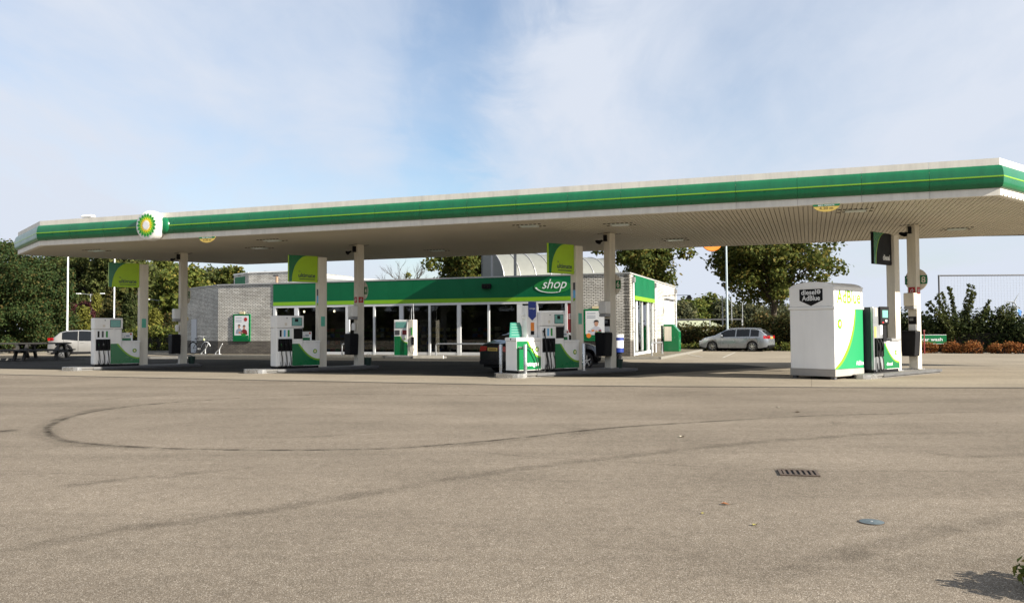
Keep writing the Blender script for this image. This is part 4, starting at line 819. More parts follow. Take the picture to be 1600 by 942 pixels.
# paved strip round the shop
kb = [bw(*p) for p in ((-33.5, 2.2), (-25.6, -1.35), (-.2, -1.35), (1.55, -.9), (1.75, 16), (-26, 16))]
o = MB().prism([(p.x, p.y) for p in kb], -.01, .11).build('shop_pavement', pave, None, bevel=.015); struct(o)
ctr = sum(kb, Vector())/len(kb)
m = MB()
for a, b in zip(kb[:5], kb[1:]):
    d = (b-a); Ln = d.length; rzk = math.atan2(d.y, d.x); m.box(0.006, Ln-.006, -.13, -.002, -.01, .118, 0, Matrix.Translation(a) @ Matrix.Rotation(rzk, 4, 'Z'))
struct(m.build('kerb', kerbm, None, bevel=.012))
# pump by the shop
PW = Vector((-6.25, 43.35, 0))
o = thing('island_slab', 'low concrete slab under the green pump beside the shop front', 'pump island', tuple(PW), BRZ); MB().box(-.35, 3.0, -.35, .95, 0.0, .11).build('slab', conc, o, bevel=.012); MB().box(1.3, 3.02, -.37, -.28, .0, .16).build('yellow_edge', cream, o)
o = thing('small_pump', 'narrow green and white pump with hose mast standing before the shop window', 'fuel pump', tuple(PW+Vector((0, 0, .11))), BRZ, 'fuel pumps on the islands')
MB().box(0, .82, 0, .52, 0, 1.9).build('cabinet', white, o, bevel=.015); MB().box(.82, 1.12, .02, .5, 0, 1.9).build('hose_cabinet', cream, o, bevel=.015)
M = AX(0, -.001, 0); MB().box(.10, .72, 1.48, 1.80, 0, .01, 0, M).build('display', lcd, o); MB().box(.06, .34, 1.12, 1.36, 0, .01, 0, M).build('keypad', dgrey, o); MB().box(.50, .74, 1.12, 1.36, 0, .01, 0, M).build('card_reader', dred, o)
MB().prism([(.02, .04), (.80, .04), (.80, .66), (.60, .72), (.44, .84), (.36, 1.04), (.02, 1.04)], 0, .006, 0, M).build('green_field', green, o); MB().prism([(.80, .66), (.60, .72), (.44, .84), (.36, 1.04), (.40, 1.04), (.48, .87), (.62, .76), (.80, .71)], 0, .0065, 0, M).build('lime_curve', lime, o); helios(o, M @ Matrix.Translation((.64, .90, 0)), .06, .003)
MB().box(1.0, 1.06, -.004, .021, 1.1, 1.5).build('grade_label', hgreen, o); MB().box(1.03, 1.17, -.03, .03, .6, 1.0).build('nozzle_boot', black, o)
MB().tube([(.9, .25, 1.88), (.92, .25, 2.75)], .02, 6).build('mast', steel, o); MB().tube([(1.04, .25, 1.88), (1.0, .25, 2.75)], .02, 6).build('mast', steel, o); MB().tube([(1.02, .1, 2.7), (.86, -.03, 1.7), (.88, -.06, .9), (.98, -.08, .2), (1.14, -.06, .12), (1.2, -.04, .5), (1.13, -.05, .75)], .018, 8).build('hose', rubber, o, smooth=60)
# drum bin near the corner
o = thing('drum_bin', 'blue and white banded drum bin behind the column of the autogas island', 'waste bin', (4.72, 36.6, .004))
MB().lathe([(0, 0), (.13, 0), (.17, .42), (0, .42)], 20).build('stand', black, o, smooth=40)
for z0, z1, c in ((.421, .62, blue), (.621, .95, paper), (.951, 1.08, blue), (1.081, 1.22, paper)): MB().lathe([(0, z0), (.25, z0), (.25, z1), (0, z1)], 24).build('band', c, o, smooth=40)
# ------------------------------------------------------------------ bicycle and rack
def bicycle(loc, rz, lab):
    o = thing('bicycle', lab, 'bicycle', loc, rz); rim = lambda x: [(x+.34*math.cos(R(a)), 0, .36+.34*math.sin(R(a))) for a in range(0, 361, 15)]
    for x in (0, 1.08):
        w_ = MB().tube(rim(x), .018, 8, cap=False).build('wheel', rubber, o, smooth=60); m = MB()
        for a in range(0, 360, 20): m.tube([(x, 0, .36), (x+.33*math.cos(R(a)), 0, .36+.33*math.sin(R(a)))], .002, 4)
        m.build('spokes', steel, w_); MB().tube([(x+.375*math.cos(R(a)), 0, .36+.375*math.sin(R(a))) for a in range(20, 171, 15)], .022, 6).build('mudguard', black if x == 0 else frame, o, smooth=60)
    m = MB(); bk = mat('bike_paint', (.02, .022, .025), .35)
    for a, b in (((0, 0, .36), (.46, 0, .33)), ((0, 0, .36), (.33, 0, .75)), ((.46, 0, .33), (.30, 0, .88)), ((.46, 0, .33), (.88, 0, .76)), ((.36, 0, .70), (.86, 0, .84))): m.tube([a, b], .017, 8)
    m.build('frame', bk, o, smooth=60); MB().tube([(1.08, .04, .36), (.93, .02, .72), (.85, 0, .98)], .015, 8).build('fork', bk, o)
    MB().tube([(.62, .3, 1.06), (.74, .28, 1.10), (.85, .12, 1.06), (.85, -.12, 1.06), (.74, -.28, 1.10), (.62, -.3, 1.06)], .013, 8).build('handlebar', steel, o); MB().tube([(.85, 0, .98), (.85, 0, 1.06)], .014).build('stem', steel, o)
    MB().box(.17, .43, -.07, .07, .90, .96, tx=.03, ty=.02).build('saddle', black, o, bevel=.02); MB().box(-.25, .20, -.07, .07, .76, .79).build('carrier', black, o); MB().tube([(.46, -.09, .33), (.46, .09, .33)], .05, 10).build('crank', steel, o); MB().box(.86, .93, -.04, .04, .84, .92).build('headlamp', mat('bike_lamp', (.7, .75, .3), .3), o)
    for sx in (-1, 1): MB().box(.40+.1*sx, .50+.1*sx, sx*.16-.04, sx*.16+.04, .20+.1*(sx+1), .23+.1*(sx+1)).build('pedal', black, o)
p = gnd(302, 553.5, .11); bicycle((p.x, p.y, .112), R(-28), 'dark city bicycle with pale front mudguard parked against the grey wall')
for i, (px, py) in enumerate(((321, 553.5), (343, 553.5))):
    p = gnd(px, py, .11); o = thing('bicycle_rack', 'white tubular bicycle rack under the poster case', 'bicycle rack', (p.x, p.y, .11), R(-40), 'bicycle racks by the shop wall')
    MB().tube([(0, 0, 0), (0, 0, .3), (.1, 0, .42), (.32, 0, .62)], .03, 8).build('tube', frame, o, smooth=60); MB().tube([(-.45, 0, .04), (-.3, 0, .16), (-.02, 0, .28)], .03, 8).build('wheel_holder', frame, o, smooth=60); MB().box(-.5, .12, -.05, .05, 0, .02).build('foot', frame, o)
# ------------------------------------------------------------------ cars
def interp(tab, x):
    for (a, za), (b, zb) in zip(tab[:-1], tab[1:]):
        if x <= b: t = max(0, (x-a)/(b-a)); t = t*t*(3-2*t)*.35+t*.65; return za+(zb-za)*t
    return tab[-1][1]
def car(name, label, loc, heading, L_, W_, top, belt, wins, shield, rear, wx, wr, pm, low=.22, plate=True, trim=None, rails=False, tail=None, spokes=5):
    """x forward from the rear bumper; y to the left"""
    o = thing(name, label, 'car', loc, R(90-heading))
    xs = set(np.round(np.arange(0, L_+.001, .1), 3).tolist())
    for c in wx:
        for a in range(0, 181, 12): xs.add(round(c+(wr+.055)*math.cos(R(a)), 3))
    for t in (top, belt):
        for x, z in t: xs.add(round(min(max(x, 0), L_), 3))
    for a, b in list(wins)+[shield, rear]: xs |= {round(a, 3), round(b, 3)}
    xs = sorted(x for x in xs if 0 <= x <= L_); sec = []
    for x in xs:
        zt, zb = interp(top, x), interp(belt, x); zb = min(zb, zt-.035)
        e = min(x, L_-x); w = W_/2*(1-.16*max(0, 1-e/.55)**2.2-.05*max(0, 1-e/1.3)**2)
        zl = low+.10*max(0, 1-e/.5)
        for c in wx:
            if abs(x-c) < wr+.055: zl = max(zl, wr+math.sqrt((wr+.055)**2-(x-c)**2))
        zl = min(zl, zb-.2); h = zt-zb; hm = zl+(zb-zl)*.5
        tum = .40*max(0, h-.035); wr_ = max(.3, w*.93-tum); rd = min(.05, h*.4)
        sec.append([(w*.955, zl), (w*.985, min(zl+.10, hm-.02)), (w, hm), (w*.985, zb-.10 if zb-.10 > hm+.02 else (hm+zb)/2), (w*.93, zb), (wr_, zt-rd), (wr_-.10, zt-.008), (wr_*.45, zt+.012 if h > .3 else zt+.004), (0, zt+.016 if h > .3 else zt+.006)])
    groups = {}
    def face(g, q): groups.setdefault(g, MB()).add(q, [(0, 1, 2, 3)])
    for i in range(len(xs)-1):
        x0, x1 = xs[i], xs[i+1]; mid = (x0+x1)/2
        for j in range(8):
            g = 'body'
            if j == 4 and any(a <= mid <= b for a, b in wins): g = 'side_window'
            if j >= 6 and shield[0] <= mid <= shield[1]: g = 'windscreen'
            if j >= 6 and rear[0] <= mid <= rear[1]: g = 'rear_window'
            for s in (1, -1):
                face(g if g != 'side_window' else ('side_window', [a <= mid <= b for a, b in wins].index(True), s), [(x0, s*sec[i][j][0], sec[i][j][1]), (x1, s*sec[i+1][j][0], sec[i+1][j][1]), (x1, s*sec[i+1][j+1][0], sec[i+1][j+1][1]), (x0, s*sec[i][j+1][0], sec[i][j+1][1])])
    for i in (0, len(xs)-1):
        for j in range(8): face('body', [(xs[i], sec[i][j][0], sec[i][j][1]), (xs[i], sec[i][j+1][0], sec[i][j+1][1]), (xs[i], -sec[i][j+1][0], sec[i][j+1][1]), (xs[i], -sec[i][j][0], sec[i][j][1])])
    body = None
    for gk in sorted(groups, key=str):
        g = gk if isinstance(gk, str) else gk[0]
        me = groups[gk].mesh(g, pm if g == 'body' else cglass); bm = bmesh.new(); bm.from_mesh(me); bmesh.ops.remove_doubles(bm, verts=bm.verts, dist=.0008); bmesh.ops.recalc_face_normals(bm, faces=bm.faces); bm.to_mesh(me); bm.free()
        me.polygons.foreach_set('use_smooth', [True]*len(me.polygons)); me.set_sharp_from_angle(angle=R(32))
        ob = link(g, me, o); body = ob if g == 'body' else body
    MB().box(.15, L_-.15, -W_/2+.22, W_/2-.22, low-.04, low+.35).build('underbody', black, o)
    if trim: 
        for s in (1, -1):
            m = MB().box(wx[0]+wr+.05, wx[1]-wr-.05, s*(W_/2*.955)-.025, s*(W_/2*.955)+.025, low-.05, low+.10); m.build('sill', trim, o)
            for c in wx:
                m = MB(); pts = [(c+(wr+.05)*math.cos(R(a)), wr+(wr+.05)*math.sin(R(a))) for a in range(-5, 186, 10)]
                for a, b in zip(pts[:-1], pts[1:]):
                    k1, k2 = (1+.09/(wr+.05)), 1; f = lambda p, q: (c+(p[0]-c)*q, wr+(p[1]-wr)*q)
                    m.prism([f(a, 1), f(b, 1), f(b, k1), f(a, k1)], -.02, .02, 0, basis((0, s*(W_/2*.985), 0), (1, 0, 0), (0, -1, 0)))
                m.build('arch_trim', trim, o)
    # wheels
    for c in wx:
        for s in (1, -1):
            Mw = basis((c, s*(W_/2-.13), wr), (1, 0, 0), (0, s, 0), (0, 0, 1)) if s > 0 else basis((c, s*(W_/2-.13), wr), (-1, 0, 0), (0, -1, 0))
            Mw = Matrix(Mw)
            wh = MB().lathe([(wr*.66, -.1), (wr*.93, -.10), (wr, -.06), (wr, .06), (wr*.93, .10), (wr*.66, .095)], 32, 0, Mw).build('wheel', rubber, o, smooth=40)
            MB().lathe([(0, .0), (wr*.66, .02), (wr*.67, .09), (wr*.63, .10), (wr*.61, .03)], 32, 0, Mw).build('rim', mat('rim_dark', (.05, .05, .055), .4, .5), wh, smooth=40)
            m = MB().lathe([(wr*.60, .07), (wr*.67, .098), (wr*.70, .09)], 32, 0, Mw); m.lathe([(0, .085), (wr*.14, .08), (wr*.16, .06)], 16, 0, Mw)
            for k in range(spokes):
                m.box(wr*.08, wr*.64, -wr*.085, wr*.085, .055, .085, 0, Mw @ Matrix.Rotation(2*math.pi*k/spokes+.3, 4, 'Z'), ty=.01)
            m.build('alloy_spokes', stain, wh)
    # seams, handles, mirrors
    def at(x): return sec[min(range(len(xs)), key=lambda i: abs(xs[i]-x))]
    for x in (wins[0][0]+.08, (wins[0][1]+wins[min(1, len(wins)-1)][0])/2, wins[-1][1]+.02):
        for s in (1, -1):
            q = at(x); m = MB()
            for j in (1, 2, 3): m.add([(x-.006, s*(q[j][0]+.002), q[j][1]), (x+.006, s*(q[j][0]+.002), q[j][1]), (x+.006, s*(q[j+1][0]+.002), q[j+1][1]), (x-.006, s*(q[j+1][0]+.002), q[j+1][1])], [(0, 1, 2, 3)])
            m.build('door_seam', black, o)
    for a, b in wins[:2]:
        q = at(a+.15)
        for s in (1, -1): MB().box(a+.10, a+.30, s*(q[3][0]+.0)-.02, s*(q[3][0]+.0)+.02, q[3][1]-.02, q[3][1]+.015).build('door_handle', pm, o, bevel=.006)
    xm = wins[-1][1]-.12; q = at(xm)
    for s in (1, -1): MB().box(xm-.05, xm+.10, s*(q[4][0]+.11)-.10, s*(q[4][0]+.11)+.10, q[4][1]+.02, q[4][1]+.16, tx=.02, ty=.02).build('wing_mirror', pm, o, bevel=.03)
    q = sec[0]; zr = interp(belt, .05)
    tz0, tz1, tw, tl = tail or (.66, .86, .34, .30)
    for s in (1, -1):
        m = MB(); pr = [i for i, x in enumerate(xs) if x <= tl]
        def wat(i, z):
            r_ = sec[i]
            for j in range(0, 5):
                if r_[j+1][1] >= z: t = (z-r_[j][1])/max(1e-4, r_[j+1][1]-r_[j][1]); return r_[j][0]+(r_[j+1][0]-r_[j][0])*min(max(t, 0), 1)
            return r_[4][0]
        for a, b in zip(pr[:-1], pr[1:]):
            m.add([(xs[a], s*(wat(a, tz0)+.008), tz0), (xs[b], s*(wat(b, tz0)+.008), tz0+.02), (xs[b], s*(wat(b, tz1)+.008), tz1), (xs[a], s*(wat(a, tz1)+.008), tz1)], [(0, 1, 2, 3)])
        i0 = 0; m.add([(-.008, s*(wat(0, tz0)+.008), tz0), (-.008, s*(wat(0, tz0)-tw), tz0+.03), (-.008, s*(wat(0, tz1)-tw), tz1), (-.008, s*(wat(0, tz1)+.008), tz1)], [(0, 1, 2, 3)])
        m.build('tail_light', mat('tail_red', (.35, .008, .01), .12, coat=.8), o)
        MB().box(L_-.30, L_-.012, s*(W_*.36)-.13, s*(W_*.36)+.13, .58, .70, tx=.04).build('headlight', mat('lamp_lens', (.55, .58, .6), .08, coat=.8), o, bevel=.02)
    if plate:
        zp = plate if isinstance(plate, float) else .72
        pl = MB().box(-.016, -.004, -.26, .26, zp-.055, zp+.055).build('number_plate', yellow, o)
        MB().box(-.018, -.0165, -.20, .20, zp-.03, zp+.03).build('plate_characters', mat('plate_ink', (.25, .14, .02), .6, var=.6, vscale=22), pl)
    MB().box(-.02, .12, -W_*.40, W_*.40, low+.06, low+.20).build('rear_skirt', black, o, bevel=.02)
    if rails:
        for s in (1, -1):
            xa, xb = rails; pts = [(xa, s*(at(xa)[6][0]), at(xa)[6][1]), (xa+.15, s*at(xa+.15)[6][0], at(xa+.15)[6][1]+.05), ((xa+xb)/2, s*at((xa+xb)/2)[6][0], at((xa+xb)/2)[6][1]+.055), (xb-.15, s*at(xb-.15)[6][0], at(xb-.15)[6][1]+.05), (xb, s*at(xb)[6][0], at(xb)[6][1])]
            MB().tube(pts, .018, 8).build('roof_rail', stain, o)
    return o
TOP_SEDAN = [(0, .92), (.05, .985), (.40, 1.05), (.55, 1.09), (.95, 1.29), (1.35, 1.40), (2.1, 1.435), (2.6, 1.40), (2.9, 1.32), (3.55, 1.02), (3.75, .97), (4.2, .88), (4.45, .74), (4.52, .60)]
BEL_SEDAN = [(0, .86), (.3, .93), (1.0, .955), (3.4, .90), (4.0, .80), (4.52, .55)]
# black saloon, nose towards the shop beside the third island
fwR = Vector((2.69, 29.42, 0)); hd = azv(50); lf_ = azv(-40)
org = fwR-hd*3.70+lf_*.80
car('parked_car', 'black saloon car standing at the autogas island with yellow number plate', (org.x, org.y, .004), 50, 4.52, 1.80, TOP_SEDAN, BEL_SEDAN, [(.98, 1.90), (1.98, 3.10)], (2.75, 3.55), (.54, 1.22), (.86, 3.62), .325, mat('car_black', (.004, .0045, .006), .22, coat=.35, spec=.3), plate=.80, tail=(.72, .90, .36, .32))
TOP_WAG = [(0, .80), (.04, .98), (.25, 1.16), (.50, 1.36), (.75, 1.445), (1.4, 1.475), (2.4, 1.475), (2.9, 1.41), (3.25, 1.25), (3.75, 1.02), (4.1, .95), (4.5, .86), (4.75, .72), (4.83, .58)]
BEL_WAG = [(0, .74), (.3, .97), (1.2, .97), (3.6, .92), (4.3, .80), (4.83, .54)]
p = gnd(1175, 549.2); hdw = azv(-56); sr = azv(34); org = p-hdw*.97+sr*.74
car('parked_estate', 'silver grey estate car parked before the clipped hedge', (org.x, org.y, .006), -56, 4.83, 1.82, TOP_WAG, BEL_WAG, [(.62, 1.18), (1.24, 2.15), (2.22, 3.22)], (2.98, 3.72), (.10, .48), (1.05, 3.83), .325, paint('car_silver', (.22, .235, .255), .35), plate=.88, rails=(.8, 2.8), tail=(.82, 1.02, .30, .36), spokes=7).scale = (.93, .93, .97)
TOP_CRO = [(0, .74), (.05, 1.02), (.30, 1.18), (.62, 1.46), (.95, 1.545), (1.7, 1.57), (2.3, 1.54), (2.7, 1.42), (3.3, 1.10), (3.6, 1.02), (3.95, .86), (4.12, .62)]
BEL_CRO = [(0, .70), (.35, 1.10), (.8, 1.04), (1.6, .96), (3.2, .94), (3.7, .84), (4.12, .58)]
p = gnd(100, 559.5); hdc = azv(64); org = p-hdc*.80+azv(-26)*.78
car('parked_crossover', 'white crossover car with dark roof and glass parked behind the pump', (org.x, org.y, .006), 64, 4.12, 1.78, TOP_CRO, BEL_CRO, [(.70, 1.50), (1.54, 2.95)], (2.55, 3.28), (.24, .68), (.80, 3.40), .345, mat('car_white', (.185, .18, .17), .35, var=.04, coat=.4), low=.26, trim=black, plate=.95, tail=(.98, 1.14, .25, .34), spokes=10)
p = gnd(70, 555.5); org = p-hdc*.75+azv(-26)*.78
car('parked_hatchback', 'pale turquoise car mostly hidden behind the white crossover', (org.x+.6, org.y+2.6, .006), 64, 4.0, 1.72, [(x*.97, z*.93) for x, z in TOP_CRO], [(x*.97, z*.9) for x, z in BEL_CRO], [(.75, 1.4), (1.48, 2.8)], (2.47, 3.18), (.29, .68), (.78, 3.30), .31, paint('car_teal', (.30, .55, .58)), plate=.85)
# ------------------------------------------------------------------ vegetation
def leaf_mesh(name, C, RAD, n, size, seed, m, hollow=.45, flat=.75, droop=0.0, slim=.62):
    """C (k,3) clump centres, RAD (k,) radii, n leaves per clump: small kite-shaped faces spread through each clump"""
    rg = np.random.default_rng(seed); K = len(C); idx = np.repeat(np.arange(K), n); T = len(idx)
    d = rg.normal(size=(T, 3)); d /= np.linalg.norm(d, axis=1)[:, None]; r = (hollow**3+(1-hollow**3)*rg.random(T))**(1/3)*(1+.18*rg.normal(size=T))
    P = C[idx]+d*(RAD[idx]*r)[:, None]*np.array([1, 1, flat])
    nrm = d*.55+rg.normal(size=(T, 3))*.6+np.array([0, 0, .35]); nrm /= np.linalg.norm(nrm, axis=1)[:, None]
    a = np.cross(nrm, rg.normal(size=(T, 3))); a /= np.linalg.norm(a, axis=1)[:, None]; b = np.cross(nrm, a)
    s = size*(.65+.7*rg.random(T))[:, None]
    v = np.stack([P-a*s, P+b*s*slim-a*s*.1+nrm*s*.12, P+a*s, P-b*s*slim-a*s*.1+nrm*s*.12], 1).reshape(-1, 3)
    v[:, 2] = np.maximum(v[:, 2], .02)
    me = bpy.data.meshes.new(name); me.vertices.add(4*T); me.loops.add(4*T); me.polygons.add(T)
    me.vertices.foreach_set('co', v.ravel()); me.loops.foreach_set('vertex_index', np.arange(4*T, dtype=np.int32)); me.polygons.foreach_set('loop_start', np.arange(0, 4*T, 4, dtype=np.int32)); me.polygons.foreach_set('loop_total', np.full(T, 4, dtype=np.int32))
    me.materials.append(m); me.update(); me.validate(); return me
def make_tree(name, label, x, y, h, rad, m, seed, base=.28, nclump=70, nleaf=230, size=.15, cr=(.55, 1.0), group=None, trunk_r=.2, shape='round', limbs=True, flat=.75):
    rd = random.Random(seed); o = thing(name, label, 'tree', (x, y, -.03), rd.random()*6, group)
    C = []; zc, hz_ = h*(base+1)/2, h*(1-base)/2
    while len(C) < nclump:
        u = Vector((rd.gauss(0, 1), rd.gauss(0, 1), rd.gauss(0, 1))).normalized()*(rd.random()**.42)
        zz = u.z
        k = 1.0
        if shape == 'cone': k = max(.12, (1-(zz+1)/2))*1.25
        elif shape == 'round': k = 1.0+.16*math.sin(3*math.atan2(u.y, u.x)+seed)+.10*math.sin(5*math.atan2(u.y, u.x)+2*seed)
        C.append((u.x*rad*k, u.y*rad*k, zc+zz*hz_*(.92)))
    RAD = [rd.uniform(*cr)*(.55+.45*min(1, rad/3)) for _ in C]
    tr = MB(); tp = h*(.86 if shape != 'cone' else .95)
    sw = [Vector((rd.uniform(-.12, .12)*i, rd.uniform(-.12, .12)*i, tp*i/6)) for i in range(7)]
    tr.tube(sw, [trunk_r*(1.25 if i == 0 else 1)*(1-.82*i/6) for i in range(7)], 8)
    if limbs:
        for c in C[:min(len(C), 46)]:
            c = Vector(c); t = min(.92, max(.22, (c.z/tp)*.62)); i = min(5, int(t*6)); st_ = sw[i].lerp(sw[i+1], t*6-i); mid = st_.lerp(c, .5)+Vector((rd.uniform(-.25, .25), rd.uniform(-.25, .25), .10*(c-st_).length))
            r0 = trunk_r*(1-.75*t)*.42; tr.tube([st_, st_.lerp(mid, .5)+Vector((0, 0, .05)), mid, mid.lerp(c, .55), c], [r0, r0*.8, r0*.55, r0*.35, r0*.12], 5, cap=False)
    tr.build('trunk', bark, o, smooth=60)
    link('crown', leaf_mesh('crown', np.array(C), np.array(RAD), nleaf, size, seed, m, flat=flat), o); return o
def px_tree(name, label, px, y, ztop_py, wpx, m, seed, **k):
    return make_tree(name, label, gx(px, y), y, gz(px, ztop_py, y), wpx/FPX*y/2, m, seed, **k)
BT = 'broadleaf trees behind the station'
px_tree('maple_tree', 'spreading green tree rising behind the middle of the shop roof', 733, 64, 318, 118, lf_maple, 11, base=.30, nclump=85, nleaf=160, size=.155, group=BT)
px_tree('maple_tree', 'spreading green tree rising behind the right end of the shop', 1004, 60, 305, 132, lf_maple, 12, base=.32, nclump=100, nleaf=160, size=.15, group=BT, trunk_r=.24)
px_tree('maple_tree', 'large broad tree with yellowing leaves behind the silver estate car', 1208, 63, 318, 188, lf_maple, 18, base=.27, nclump=150, nleaf=150, size=.15, group=BT, trunk_r=.30, cr=(.6, 1.1))
px_tree('pine_tree', 'dense dark pine with brownish tips beside the picnic tables', 22, 58, 366, 165, lf_pine, 21, base=.02, nclump=230, nleaf=380, size=.078, cr=(.5, .85), trunk_r=.22, limbs=False)
px_tree('pine_tree', 'narrow dark pine growing behind the dense pine', -62, 66, 372, 130, lf_pine, 22, base=.03, nclump=120, nleaf=220, size=.12, cr=(.5, .9), limbs=False)
for px, y, py, w, m, sd_, lab in ((110, 92, 385, 110, lf_oak, 31, 'tall dark tree behind the flagpole by the pine'), (165, 88, 372, 120, lf_oak, 32, 'tall dark tree behind the first fuel flag'), (210, 95, 392, 90, lf_oak, 33, 'dark tree behind the white pole above the pump'), (285, 84, 405, 85, lf_yel, 34, 'yellow green tree showing behind the first canopy column'), (325, 100, 404, 80, lf_oak, 35, 'green tree above the low left end of the shop roof'), (366, 92, 401, 48, lf_maple, 36, 'small tree top showing over the upper roof block'), (425, 96, 420, 40, lf_grey, 37, 'thin tree top showing over the roof vent pipe'), (256, 100, 398, 70, lf_yel, 38, 'tall yellowing tree beside the first fuel flag post')):
    px_tree('background_tree', lab, px, y, py, w, m, sd_, base=.08, nclump=90, nleaf=170, size=.20, cr=(.7, 1.25), group='trees beyond the road')
px_tree('purple_tree', 'purple leaved tree behind the white crossover', 122, 76, 468, 52, lf_red, 41, base=.1, nclump=55, nleaf=170, size=.13, cr=(.5, .8))
for i, (px, y, py, w, lab, m) in enumerate(((130, 70, 476, 46, 'golden conifer rising above the white crossover roof', lf_con), (172, 74, 440, 40, 'tall conifer between the crossover and the first pump', lf_hedge), (203, 72, 452, 40, 'dark conifer beside the first pump display', lf_dark), (243, 73, 478, 40, 'golden green conifer behind the first sign post', lf_con), (266, 70, 488, 36, 'conifer nearest the first canopy column', lf_hedge), (222, 80, 446, 44, 'loose green conifer behind the first sign post', lf_yel), (90, 72, 470, 44, 'green conifer between pine and purple tree', lf_hedge), (150, 80, 452, 46, 'olive conifer behind the double street lamp', lf_con))):
    px_tree('conifer', lab, px, y, py, w, m, 50+i, base=.0, nclump=75, nleaf=190, size=.11, cr=(.4, .62), shape='cone', limbs=False, group='conifers along the road', trunk_r=.1)
for i, (px, y, py, w, m) in enumerate(((1075, 150, 466, 60, lf_yel), (1108, 155, 462, 60, lf_yel), (1140, 150, 472, 60, lf_grey), (1172, 148, 474, 64, lf_grey), (1215, 150, 476, 70, lf_grey), (1060, 140, 474, 40, lf_grey), (1260, 155, 476, 70, lf_grey), (1310, 155, 480, 60, lf_grey))):
    px_tree('far_tree', 'yellowing tree in the distant row above the pale green roof' if m is lf_yel else 'grey green tree in the distant row beyond the playing field', px, y, py, w, m, 70+i, base=.0, nclump=60, nleaf=140, size=.30, cr=(1.2, 2.0), limbs=False, group='distant tree row')
# leafless tree behind the shop
rd = random.Random(8); y = 80; o = thing('bare_tree', 'leafless tree with ivy on its trunk behind the shop roof', 'tree', (gx(632, y), y, -.03)); m = MB(); m.tube([(0, 0, 0), (.1, 0, 3), (-.1, 0, 6)], [.2, .16, .08], 8); tips = []
def twig(p, d, ln, r, n):
    q = p+d*ln; mid = p+d*ln*.5+Vector((rd.uniform(-.1, .1), 0, .1)); m.tube([p, mid, q], [r, r*.75, r*.5], 5, cap=False)
    if n:
        for _ in range(3): twig(p+d*ln*rd.uniform(.45, 1), (d+Vector((rd.uniform(-.6, .6), rd.uniform(-.6, .6), rd.uniform(.0, .5)))).normalized(), ln*.68, r*.55, n-1)
for a in range(9): twig(Vector((0, 0, 3.2+.3*a)), Vector((math.cos(a*2.4), math.sin(a*2.4), .75)).normalized(), 1.9, .06, 3)
m.build('trunk', bark, o); link('ivy', leaf_mesh('ivy', np.array([(-.1+.05*i, 0, 1+.65*i) for i in range(10)]), np.full(10, .35), 130, .09, 5, lf_yel), o)
# hedges: rows of single shrubs
def hedge(name, label, a, b, h, w, m, seed, n, nleaf=900, size=.07, group=None, cat='hedge', hj=.12):
    rd = random.Random(seed); a, b = Vector(a), Vector(b); d = b-a; rz = math.atan2(d.y, d.x); Ln = d.length; o = thing(name, label, cat, (a.x, a.y, -.02), rz, group)
    C = []; RD = []
    for i in range(n):
        t = (i+.5)/n*Ln
        for zz in (.22, .55, .86):
            C.append((t+rd.uniform(-.2, .2), rd.uniform(-w*.3, w*.3), h*zz*(1+rd.uniform(-hj, hj)))); RD.append(max(w*.5, h*.24)*rd.uniform(.85, 1.15))
    st_ = MB()
    for i in range(n): t = (i+.5)/n*Ln; st_.tube([(t, 0, 0), (t+.05, .03, h*.45), (t-.03, 0, h*.75)], [.04, .03, .015], 6)
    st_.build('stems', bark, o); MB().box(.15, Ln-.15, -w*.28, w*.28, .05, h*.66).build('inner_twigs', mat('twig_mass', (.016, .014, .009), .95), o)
    link('foliage', leaf_mesh('foliage', np.array(C), np.array(RD), nleaf, size, seed, m, hollow=.55, flat=.9), o); return o
y = 58.5
hedge('hedge', 'clipped brown green hedge behind the silver estate car', (gx(1058, 60), 60.5, 0), (gx(1178, 58), 57.0, 0), 1.5, 1.3, lf_hedge, 61, 9, 420, .10)
hedge('hedge', 'taller brownish hedge between the estate car and the white cabinet', (gx(1178, 57), 56.6, 0), (gx(1300, 54), 53, 0), 2.05, 1.6, lf_hedge, 62, 9, 520, .10)
hedge('hedge', 'tall brownish hedge behind the diesel island', (gx(1300, 54), 53.2, 0), (gx(1440, 50), 50, 0), 2.0, 1.6, lf_dark, 63, 9, 480, .10)
hedge('hedge', 'dark green hedge behind the car wash sign and the orange plants', (gx(1436, 49), 49, 0), (gx(1640, 46), 46, 0), 1.72, 1.7, lf_dark, 64, 12, 560, .09)
hedge('hedge', 'low bushy hedge at the foot of the roadside conifers', (gx(205, 66), 66, 0), (gx(285, 62), 62, 0), 1.6, 1.2, lf_yel, 65, 6, 380, .09)
hedge('hedge', 'low dark hedge under the pine beside the road', (gx(-60, 62), 62, 0), (gx(110, 64), 64, 0), 1.3, 1.3, lf_dark, 66, 10, 380, .09)
hedge('verge_shrubs', 'low green groundcover shrubs at the foot of the parked estate car', (gx(1062, 55), 55.2, 0), (gx(1240, 52), 51.8, 0), .42, .5, lf_yel, 67, 16, 90, .06, cat='shrub')
for i, (a, b) in enumerate(((1436, 1460), (1472, 1500), (1504, 1535), (1550, 1578), (1582, 1625))):
    yy = 46.4-.55*i; hedge('orange_shrub', ['low orange bronze plant clump under the car wash sign', 'low orange bronze plant clump right of the car wash sign', 'low orange bronze plant clump under the tall leafy shrub', 'low orange bronze plant clump in front of the ball net', 'low orange bronze plant clump by the white road marking'][i], (gx(a, yy), yy, 0), (gx(b, yy-.4), yy-.4, 0), .48, .55, lf_bronze, 80+i, 4, 150, .05, group='orange plant clumps', cat='shrub')
